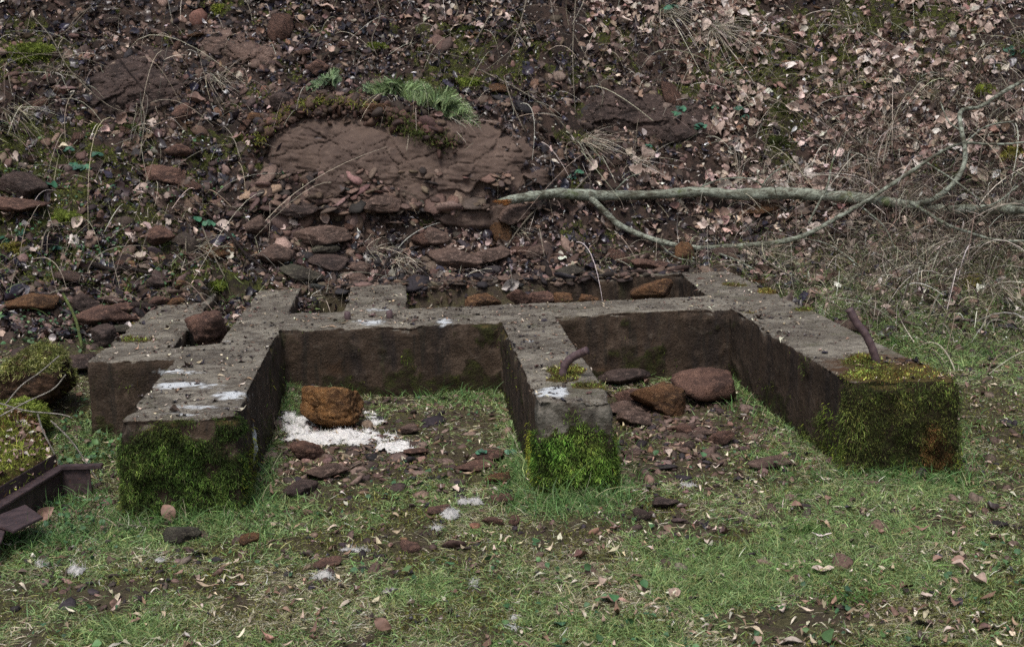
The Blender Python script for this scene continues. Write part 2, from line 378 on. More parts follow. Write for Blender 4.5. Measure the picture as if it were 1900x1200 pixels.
dg = bpy.context.evaluated_depsgraph_get(); cm = bpy.data.meshes.new_from_object(tmp.evaluated_get(dg))
bpy.data.objects.remove(tmp)
nv = len(cm.vertices); CV = np.empty(nv*3, np.float32); cm.vertices.foreach_get('co', CV); CV = CV.reshape(-1, 3).astype(float)
CN = np.empty(nv*3, np.float32); cm.vertices.foreach_get('normal', CN); CN = CN.reshape(-1, 3).astype(float)
ql = np.empty(len(cm.loops), np.int32); cm.loops.foreach_get('vertex_index', ql)
top = sm(.5, .8, CN[:, 2]); side = 1-top
n1 = fbm(CV, 2.2, 3, 51); n2 = fbm(CV, 11, 4, 53); n3 = fbm(CV, 42, 2, 55)
edge = sm(.06, .0, np.abs(CV[:, 2]-HT))*side
# how thick the moss grows: front faces of the arms, feet of the walls
sl = (CV[:, 0]+1.17)/.46; zz = CV[:, 2]/HT
fA = sm(5.30, 5.24, CV[:, 1])*(CV[:, 0] < -.5)*(1-.95*sm(.35, .05, sl+.9*(1-zz)+.3*n1))*(1-sm(.75, 1.0, zz-.22*sl+.0+.2*n1)*(1))*sm(1.04, .93, zz+.08*n2)
fM = sm(5.30, 5.24, CV[:, 1])*(CV[:, 0] > 0)*(CV[:, 0] < 1)*sm(.66, .52, zz-.22*bl(CV[:, 0], 0, .67, 0, .06, 1)+.35*n2+.15*n3)
fR = sm(5.34, 5.28, CV[:, 1])*(CV[:, 0] > 1.7)*sm(1.08, .96, zz+.1*n2)
foot = side*sm(.30, .0, zz+.6*n1+.5*n2)*.6
rgt = sm(2.28, 2.30, CV[:, 0])*sm(6.6, 5.6, CV[:, 1])*sm(1.05, .9, zz)
apx, apy, _z = proj(CV); wallm = side*(CV[:, 1] > 5.4)*sum(q[4]*bl(apx, apy, *q[:4]) for q in [(1155, 605, 30, 16, .8), (1190, 662, 50, 30, .8), (1320, 610, 40, 30, .6), (905, 605, 26, 14, .8), (640, 725, 30, 12, .5), (740, 722, 20, 10, .8), (1360, 600, 10, 12, .8), (890, 640, 40, 50, .4), (975, 800, 25, 60, .5), (470, 850, 20, 60, .5), (510, 700, 14, 90, .5)])
gap_ = sm(-.30, -.08, n2+.55*fbm(CV, 5, 2, 407)+.25*(1-zz)); CM = np.clip(wallm*(.6+1.2*n2)+side*(fA*gap_+fM*(.3+.7*gap_)+fR*(.8+.2*gap_)+rgt*.9)+foot+side*sm(.12, .4, n1+.4*n2)*.35*(CV[:, 1] > 5.3), 0, 1)
cpx, cpy, _ = proj(CV)
tm = (1.0*bl(cpx, cpy, 1050, 690, 45, 9)+.95*bl(cpx, cpy, 1040, 705, 35, 6)+.9*bl(cpx, cpy, 1090, 718, 40, 6)+1.0*bl(cpx, cpy, 1640, 700, 85, 12)+.8*bl(cpx, cpy, 1600, 670, 55, 14)+1.1*bl(cpx, cpy, 1430, 542, 28, 5)
      + .7*bl(cpx, cpy, 1490, 575, 35, 6)+.7*bl(cpx, cpy, 1370, 530, 40, 5)+.6*bl(cpx, cpy, 250, 632, 60, 8)+.5*bl(cpx, cpy, 1400, 582, 30, 5)+.5*bl(cpx, cpy, 1060, 560, 40, 6)+.4*bl(cpx, cpy, 250, 600, 60, 20))
GREY = sm(5.32, 5.26, CV[:, 1])*(CV[:, 0] > 0)*(CV[:, 0] < 1)*sm(.2, .5, zz+.3*n1)*sm(-.5, 0, n2)
TM = top*sm(.35, .7, tm+.3*n2+.75*sm(5.75, 5.4, CV[:, 1])*(CV[:, 0] > 1.8)*(.5+n1))
wh = (1.1*bl(cpx, cpy, 335, 714, 65, 6)+1.0*bl(cpx, cpy, 430, 733, 35, 9)+.7*bl(cpx, cpy, 370, 755, 70, 5)+.7*bl(cpx, cpy, 330, 690, 60, 6)+.5*bl(cpx, cpy, 330, 768, 50, 5)+1.2*bl(cpx, cpy, 1025, 727, 30, 11)
      + .9*bl(cpx, cpy, 690, 598, 35, 5)+.8*bl(cpx, cpy, 825, 596, 20, 8)+.6*bl(cpx, cpy, 700, 575, 35, 5)+.6*bl(cpx, cpy, 983, 632, 15, 5)+.5*bl(cpx, cpy, 420, 634, 15, 4)+1.0*bl(cpx, cpy, 466, 825, 5, 40)*(CN[:, 0] > .4))
WH = sm(.45, .8, wh+.75*fbm(CV*np.array([1, 2.5, 1]), 26, 4, 59)*(wh > .12))
REDM = sm(.3, .8, 1.3*bl(cpx, cpy, 1640, 680, 120, 28)*top+.7*bl(cpx, cpy, 1120, 690, 22, 18)+.6*bl(cpx, cpy, 1600, 520, 350, 25)*top*.6+.9*bl(cpx, cpy, 1740, 835, 30, 60)+.5*bl(cpx, cpy, 630, 690, 60, 40)+.4*n2)
disp = .006*n1*side+.004*n2+.0022*n3-.020*edge*np.maximum(0, n2*1.6+.1)-.012*edge*np.maximum(0, n3)+top*(.003*n2)
disp += CM*(.008+.030*np.clip(fbm(CV, 9, 3, 405)+.15, 0, 1))*side*sm(.98, .9, zz)+TM*.006
eg = np.where(1-np.abs(CN).max(1) > .13)[0][::2]
from mathutils import kdtree
kd = kdtree.KDTree(len(eg))
for i_, j_ in enumerate(eg): kd.insert(CV[j_], i_)
kd.balance(); de = np.array([kd.find(q)[2] if abs(q[2]-HT) < .06 or q[1] < 5.5 else .2 for q in CV])
ch = fbm(CV, 5, 3, 401); ch2 = fbm(CV, 15, 3, 402)
disp -= np.clip(.022*sm(.12, .6, ch)+.014*sm(.25, .6, ch2)+.003-.5*de, 0, .024)
disp += .007*fbm(CV, 1.3, 2, 403)*side
CV = CV+CN*disp[:, None]
CVl = CV-np.array([.35, 7.0, 0])
t = NT('weathered_concrete'); p = t.coord(); g = t.n('ShaderNodeNewGeometry'); sx = t.n('ShaderNodeSeparateXYZ'); t.l(g.outputs['Normal'], sx.inputs[0])
pv = t.mapp(p, (1, 1, .16)); n1_ = t.noise(p, 2.6, 7, .65); n2_ = t.noise(p, 16, 6, .7); n3_ = t.noise(p, 120, 4, .7); ns = t.noise(pv, 9, 6, .65); v_ = t.vor(p, 75)
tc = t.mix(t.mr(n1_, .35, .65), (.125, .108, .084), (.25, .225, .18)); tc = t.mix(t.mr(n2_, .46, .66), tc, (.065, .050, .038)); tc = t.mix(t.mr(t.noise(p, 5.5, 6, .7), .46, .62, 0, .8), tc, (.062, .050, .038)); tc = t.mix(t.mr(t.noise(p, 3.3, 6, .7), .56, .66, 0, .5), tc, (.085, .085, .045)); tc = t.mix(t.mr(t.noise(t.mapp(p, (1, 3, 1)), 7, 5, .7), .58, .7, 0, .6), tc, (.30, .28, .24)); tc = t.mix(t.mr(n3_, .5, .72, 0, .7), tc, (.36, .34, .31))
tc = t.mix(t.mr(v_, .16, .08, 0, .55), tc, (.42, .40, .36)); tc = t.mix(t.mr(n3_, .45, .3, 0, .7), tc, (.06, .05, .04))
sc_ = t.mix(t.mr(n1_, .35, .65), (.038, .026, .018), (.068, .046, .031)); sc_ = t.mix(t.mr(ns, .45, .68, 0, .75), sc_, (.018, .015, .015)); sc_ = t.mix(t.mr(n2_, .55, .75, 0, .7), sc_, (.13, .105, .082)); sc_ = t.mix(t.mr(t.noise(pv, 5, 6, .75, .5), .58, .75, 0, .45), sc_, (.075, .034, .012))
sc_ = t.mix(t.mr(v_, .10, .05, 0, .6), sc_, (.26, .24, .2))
zt = t.n('ShaderNodeSeparateXYZ'); t.l(p, zt.inputs[0])
rim = t.mr(t.math('ADD', zt.outputs[2], t.math('MULTIPLY', n2_, .06)), HT-.0, HT+.035)
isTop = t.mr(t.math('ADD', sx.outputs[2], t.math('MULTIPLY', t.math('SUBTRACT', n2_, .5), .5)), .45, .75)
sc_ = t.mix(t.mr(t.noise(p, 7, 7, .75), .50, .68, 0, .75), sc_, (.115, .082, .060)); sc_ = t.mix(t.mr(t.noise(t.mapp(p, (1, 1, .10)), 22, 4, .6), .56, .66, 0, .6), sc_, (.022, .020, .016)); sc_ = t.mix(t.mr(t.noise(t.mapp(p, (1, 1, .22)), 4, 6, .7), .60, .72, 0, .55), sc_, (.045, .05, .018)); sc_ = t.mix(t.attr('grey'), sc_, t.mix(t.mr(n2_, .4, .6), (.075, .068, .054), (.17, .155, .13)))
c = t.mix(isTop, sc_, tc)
rd = t.mix(n3_, (.05, .028, .015), (.10, .052, .025)); c = t.mix(t.math('MULTIPLY', t.attr('red'), t.mr(n2_, .3, .6)), c, rd)
mo = t.mix(t.mr(n3_, .35, .65), (.016, .017, .006), (.05, .052, .014)); mo = t.mix(t.mr(n2_, .4, .6), mo, (.028, .02, .012)); mo = t.mix(isTop, mo, t.mix(t.mr(n3_, .3, .65), (.035, .024, .012), (.10, .075, .025)))
c = t.mix(t.mr(t.math('ADD', t.attr('moss'), t.math('MULTIPLY', t.math('SUBTRACT', n2_, .5), .7)), .3, .55), c, mo)
c = t.mix(t.math('MULTIPLY', t.attr('white'), t.mr(n3_, .35, .5, .5, 1)), c, (.62, .65, .67))
b = t.bump(n2_, .8, .018); b = t.bump(v_, .5, .005, b); b = t.bump(n3_, .8, .005, b)
CONC = t.fin(c, .88, .2, b)
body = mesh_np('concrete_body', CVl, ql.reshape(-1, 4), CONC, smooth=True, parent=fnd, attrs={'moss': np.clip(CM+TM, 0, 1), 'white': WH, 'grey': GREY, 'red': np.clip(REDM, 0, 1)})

# moss fibres on the concrete, hanging on the sides, cushions on the top
def moss_mat(name, sel, n, L, Wd, pal, wts, seed, hang=.9, out=.7, label=None, depth=.012):
    rng = np.random.default_rng(seed); idx = np.where(sel > .02)[0]
    if not len(idx): return
    pr = sel[idx]; k = rng.choice(idx, n, p=pr/pr.sum()); P = CV[k]+rng.normal(0, .006, (n, 3)); N = CN[k]
    P = P+N*rng.uniform(-.002, depth, (n, 1))
    cl = fbm(P, 26, 3, seed); cb = fbm(P, 8, 3, seed+5)
    D = norm(N*out+rng.normal(0, .75, (n, 3))+np.array([0, 0, -.2*hang])); B = np.tile(np.array([0, 0, -.55*hang]), (n, 1))+rng.normal(0, .15, (n, 3))
    if hang < 0: D = norm(N+rng.normal(0, .5, (n, 3))); B = rng.normal(0, .2, (n, 3))
    Ls = L*rng.uniform(.5, 1.25, n)*(1+.5*cl); C = pick(rng, n, pal, wts, .3)*np.exp(1.2*cl+1.3*cb)[:, None]*np.exp(np.outer(fbm(P, 4, 3, seed+8), [.45, 0, .2]))*.88; Ls = Ls*(.55+.9*np.clip(cb+.5, 0, 1))
    # rusty dying moss where the photo shows it
    v, f, c = blades(P-np.array([.35, 7.0, 0]), D, B, Ls, Wd*rng.uniform(.7, 1.4, n), C, rng, 2, .7)
    o = mesh_np(name, v, f, MOSSM, c, parent=fnd); o['kind'] = 'stuff'
    if label: o['label'] = label
G1 = [(.075, .11, .022), (.045, .07, .016), (.12, .155, .036), (.055, .045, .022), (.03, .04, .014)]
W1 = [4, 4, 2, 1.5, 2]
fmask = (CV[:, 1] < 5.34)*(CN[:, 1] < .1)
moss_mat('moss_mat', CM*fmask*(CV[:, 0] < -.5), 60000, .0105, .0024, G1, W1, 101, label='olive green moss on the front of the left arm')
moss_mat('moss_mat', CM*fmask*(CV[:, 0] > 0)*(CV[:, 0] < 1), 36000, .0095, .0028, [(.095, .155, .026), (.055, .10, .018), (.155, .215, .045), (.045, .05, .018)], [4, 4, 2, 2], 102, label='bright green moss on the front of the middle arm')
moss_mat('moss_mat', CM*(CV[:, 0] > 1.7)*(CV[:, 1] < 5.9)*(1-.85*REDM*(CV[:, 1] < 5.4)), 60000, .0105, .0024, G1, W1, 103, label='olive green moss on the front of the right arm')
moss_mat('moss_mat', REDM*(CV[:, 0] > 1.7)*(CV[:, 1] < 5.3)*side, 6000, .011, .0022, [(.17, .09, .035), (.12, .06, .022), (.09, .08, .02)], [2, 2, 1], 104, label='dry rusty moss on the front of the right arm')
moss_mat('moss_mat', foot*(CV[:, 1] > 5.3)+.35*sm(.1, .5, n1+.3*n2)*side*(CV[:, 1] > 5.3)*(CV[:, 2] > 0), 16000, .013, .0032, [(.06, .08, .012), (.12, .15, .02), (.05, .03, .012)], [3, 2, 2], 105)
moss_mat('moss_mat', TM*(.15+sm(.3, .8, tm)), 16000, .006, .0034, [(.27, .31, .07), (.18, .17, .04), (.12, .06, .02), (.08, .09, .02)], [3, 2, 3, 2], 106, hang=-1, depth=.004, label='yellow and rust coloured moss cushions on the slab top')
# fringe of moss along the vertical corners of the arms
crn = side*(np.abs(CN[:, 0]) > .3)*(CV[:, 1] < 5.6)*sm(.7, .3, zz)
moss_mat('moss_mat', crn*(CV[:, 0] > -1.0), 9000, .014, .0026, [(.16, .20, .025), (.10, .14, .015), (.22, .25, .04)], [3, 3, 1], 107)
# rusty rods and bolt stubs set into the slab
t = NT('rusty_steel'); p = t.coord(); n_ = t.noise(p, 60, 6, .7); n2_ = t.noise(p, 240, 3)
c = t.mix(t.mr(n_, .35, .65), (.075, .048, .055), (.115, .075, .075)); c = t.mix(t.mr(n2_, .6, .75), c, (.15, .06, .03))
RUST = t.fin(c, .62, .4, t.bump(n_, .5, .002))
def rod(pts_px, y, rad, label, seed):
    rng = np.random.default_rng(seed); pts = np.array([aty(a, b, y+dy) for a, b, dy in pts_px]); pts = spline(pts, 6)
    v, f, ft = tube(pts-np.array([.35, 7, 0]), rad*(1+.06*np.sin(np.arange(len(pts))*1.7)), 14, .02, rng)
    o = mesh_np('bent_rod', v, [f, ft], RUST, smooth=False, parent=fnd); o['label'] = label
ym = float(atz(1045, 700, HT)[1])
rod([(1046, 712, 0), (1044, 700, 0), (1048, 678, 0), (1062, 663, -.01), (1078, 655, -.03), (1089, 650, -.05)], ym, .0185, 'short bent rusty rod on the middle arm', 1)
yr = float(atz(1626, 674, HT)[1])
rod([(1628, 684, 0), (1626, 672, 0), (1620, 650, 0), (1607, 622, .01), (1590, 600, .02), (1575, 573, .03)], yr, .0185, 'long bent rusty rod on the right arm', 2)
for a, b in ((645, 590), (723, 588)):
    q = atz(a, b, HT); rng = np.random.default_rng(a)
    v, f, ft = tube(np.array([[q[0], q[1], HT-.03], [q[0], q[1], HT+.012], [q[0], q[1], HT+.033], [q[0], q[1], HT+.038]])-np.array([.35, 7, 0]), [.02, .0195, .0185, .013], 12, .03, rng)
    mesh_np('bolt_stub', v, [f, ft], RUST, parent=fnd)

# ------------------------------------------------------------------ rock outcrops in the bank
def worley(P, seeds):
    d = np.sort(np.linalg.norm(P[:, None]-seeds[None], axis=-1), 1); k = np.argmin(np.linalg.norm(P[:, None]-seeds[None], axis=-1), 1)
    return d[:, 0], d[:, 1], k
def outcrop(cx, cy, rx, ry, bulge, label, seed, mat, rot=0, name='rock_outcrop', ns=70, ledge=.03, power=2.6):
    rng = np.random.default_rng(seed); st = 2.2
    U, V_ = np.meshgrid(np.arange(-rx*1.15, rx*1.15, st), np.arange(-ry*1.15, ry*1.15, st)); c_, s_ = math.cos(rot), math.sin(rot)
    PX = cx+U*c_-V_*s_; PY = cy+U*s_+V_*c_; sh = PX.shape
    base = hit(PX.ravel()[::1], PY.ravel())
    # smooth the hit depths
    yb = base[:, 1].reshape(sh); K = 9
    for ax in (0, 1):
        pad = np.pad(yb, [(K, K) if a == ax else (0, 0) for a in (0, 1)], mode='edge'); yb = sum(np.take(pad, range(i, i+sh[ax]), ax) for i in range(2*K+1))/(2*K+1)
    q = np.stack([U/rx, V_/ry], -1); ang = np.arctan2(q[..., 1], q[..., 0]); wob = .20*fbm(np.stack([np.cos(ang), np.sin(ang)], -1)*1.0, 1.8, 3, seed)
    e = (np.abs(q[..., 0])**power+np.abs(q[..., 1])**power)**(1/power)+wob
    d = bulge*np.clip(1-e**5, -.6, 1)*(1-.75*sm(.1, 1.0, V_/ry))-.3*np.clip(e-1, 0, 1)
    P2 = np.stack([U/100, V_/100*1.7], -1).reshape(-1, 2)
    seeds = np.c_[rng.uniform(-rx/100*1.2, rx/100*1.2, ns), rng.uniform(-ry/100*2, ry/100*2, ns)]
    wP = P2+.12*np.stack([fbm(P2, 3, 3, seed+1), fbm(P2, 3, 3, seed+2)], -1)
    f1, f2, k = worley(wP, seeds); off = rng.normal(0, 1, ns)[k]*ledge*(.25+.75*sm(.3, .8, P2[:, 1]/ry*100/1.7+.3*np.abs(P2[:, 0])))*(1+.25*(V_.ravel() > 0))
    crack = -.020*sm(.03, .0, f2-f1)*(.3+rng.random(ns)[k])
    lay = (P2[:, 1]*5+.9*fbm(P2, 1.4, 3, seed+6))*1.0; lay = (np.abs((lay % 1)-.5)*2)**3; nn = .035*fbm(P2, 1.6, 4, seed+3)+.009*fbm(P2*np.array([1, 1.8]), 6, 4, seed+4)-.005*lay*sm(.0, .4, fbm(P2, 2, 2, seed+8)+.55*P2[:, 1])-.014*sm(.03, 0, np.abs(fbm(P2*np.array([1, 1.6]), 1.3, 3, seed+12)))+.0025*fbm(P2*np.array([1, 1.5]), 30, 3, seed+5)
    dep = (yb.ravel()-(d.ravel()+off+crack+nn)); W = aty(PX.ravel(), PY.ravel(), dep)
    h, w_ = sh; i0 = (np.arange(h-1)[:, None]*w_+np.arange(w_-1)[None]).ravel(); Fq = np.stack([i0, i0+w_, i0+w_+1, i0+1], -1)
    keep = (e.ravel()[Fq].min(1) < 1.07); Fq = Fq[keep]
    used = np.unique(Fq); mp = -np.ones(len(W), int); mp[used] = np.arange(len(used)); Wf = W[used]; Fq = mp[Fq]
    # closed back
    n = len(Wf); back = Wf+np.array([0, .35, 0.0]); E = np.concatenate([Fq[:, [0, 1]], Fq[:, [1, 2]], Fq[:, [2, 3]], Fq[:, [3, 0]]])
    key = set(map(tuple, E)); rimE = np.array([ed for ed in map(tuple, E) if (ed[1], ed[0]) not in key])
    sideF = np.stack([rimE[:, 1], rimE[:, 0], rimE[:, 0]+n, rimE[:, 1]+n], -1)
    o = mesh_np(name, np.concatenate([Wf, back]), [Fq, Fq[:, ::-1]+n, sideF], mat, smooth=True)
    tag(o, label, 'rock'); reloc(o, Wf.mean(0)-np.array([0, 0, .3])); return o
t = NT('outcrop_rock'); p = t.coord(); pm = t.mapp(p, (1, 1, 1.3)); n1_ = t.noise(p, 2.4, 8, .6, .6); n2_ = t.noise(pm, 9, 9, .75, .8); n3_ = t.noise(p, 85, 5, .72)
c = t.mix(t.mr(n1_, .38, .62), (.078, .052, .041), (.125, .085, .066)); c = t.mix(t.mr(n2_, .5, .72), c, (.175, .125, .098)); c = t.mix(t.mr(n2_, .42, .3), c, (.05, .033, .028)); c = t.mix(t.mr(n3_, .55, .75, 0, .6), c, (.05, .045, .05))
c = t.mix(t.mr(t.noise(p, 6, 4), .64, .72, 0, .45), c, (.19, .18, .20))
OUTM = t.fin(c, .8, .3, t.bump(n3_, .5, .005, t.bump(n2_, .4, .015)))
outcrop(742, 310, 282, 108, .10, 'broad smooth brown rock face bulging from the bank above the foundation', 5, OUTM, .06, ledge=.036)
outcrop(1195, 215, 115, 50, .07, 'dark brown ledge of rock in the bank among the leaves', 15, ROCKD, .05, ns=40, ledge=.03)
outcrop(255, 150, 95, 62, .09, 'dark rounded rock in the upper left of the bank', 25, ROCKD, -.25, ns=26, ledge=.03, power=2.1)
outcrop(445, 95, 85, 38, .07, 'cracked brown rock ledge near the top of the bank', 35, ROCK, .25, ns=26, ledge=.03)

# ------------------------------------------------------------------ stones
def ico(sub):
    bm = bmesh.new(); bmesh.ops.create_icosphere(bm, subdivisions=sub, radius=1)
    v = np.array([q.co[:] for q in bm.verts]); f = np.array([[q.index for q in p.verts] for p in bm.faces]); bm.free(); return norm(v), f
ICO = {k: ico(k) for k in (1, 2, 3, 4, 5)}
def stone(seed, sub=3, planes=14, sharp=16, rough=.05, dims=(1, 1, 1), lump=.0):
    """convex faceted stone, longest half-axis about 1"""
    rng = np.random.default_rng(seed); v, f = ICO[sub]; n = norm(rng.normal(0, 1, (planes, 3))); n = np.concatenate([n, -n[:planes//2]]); d = rng.uniform(.66, 1.0, len(n))
    r = (np.maximum(v@n.T, 0)/d)**sharp; r = (r.sum(1)+1e-9)**(-1/sharp); r = np.minimum(r, 1.5)
    r = r*(1+rough*fbm(v, 2.6, 3, seed)+rough*.6*fbm(v, 8, 3, seed+3)+lump*fbm(v, 1.3, 2, seed+9))
    V = v*r[:, None]*np.array(dims); return V, f
def rot_on(Nrm, yaw, lie=.6):
    Zv = norm(np.array([0, 0, 1.])*(1-lie)+Nrm*lie); X = norm(np.cross(np.array([math.sin(yaw), math.cos(yaw), 0]), Zv)); Y = np.cross(Zv, X); return np.stack([X, Y, Zv], -1)
STONES = []
def put_stone(px, py, wpx, hpx, mat, label, seed, thick=.8, yaw=None, group=None, sharp=16, rough=.06, lump=.08, sink=.25, lie=.3, cat='stone', name='stone', z=None, planes=14, sub=None, y=None):
    """px,py centre in the photograph, wpx,hpx apparent size; rests on the terrain there"""
    rng = np.random.default_rng(seed)
    g = atz(px, py+hpx*.35, z) if z is not None else (h1(px, py+hpx*.35) if y is None else aty(px, py+hpx*.35, y))
    dist = np.linalg.norm(g-CP); wd = wpx/F*dist*.57; hd = hpx/F*dist*.58
    dep = wd*rng.uniform(.7, .95); dims = (wd, dep, max(hd*thick, .006))
    sub = sub or (5 if wpx > 90 else 4 if wpx > 34 else 3)
    V, f = stone(seed, sub, planes if sharp < 11 else 9, sharp*3 if sharp > 10 else sharp*2, rough*.8, dims, lump*.7); V = V+norm(V)*(.16*min(dims)*(np.abs(fbm(V/dims[0]*np.array([1, 1, 2]), 3.0, 3, seed+31))-.25)+.05*min(dims)*fbm(V/dims[0], 10, 3, seed+37)-.10*min(dims)*sm(.04, 0, np.abs(fbm(V/dims[0]*np.array([.6, .6, 2.5]), 1.6, 3, seed+41))))[:, None]
    nn = tn(g[0], g[1], .12); yaw = rng.uniform(-.5, .5) if yaw is None else yaw
    Rm = rot_on(nn, 0, lie); c_, s_ = math.cos(yaw), math.sin(yaw); Rz = np.array([[c_, -s_, 0], [s_, c_, 0], [0, 0, 1]]); V = V@(Rm@Rz).T
    pos = aty(px, py, g[1]-.22*dep) if z is None else g+np.array([0, 0, dims[2]*(1-sink)])
    o = mesh_np(name, V, f, mat, smooth=sub >= 5); o.location = [float(q) for q in pos]; tag(o, label, cat, group); STONES.append(o); return o
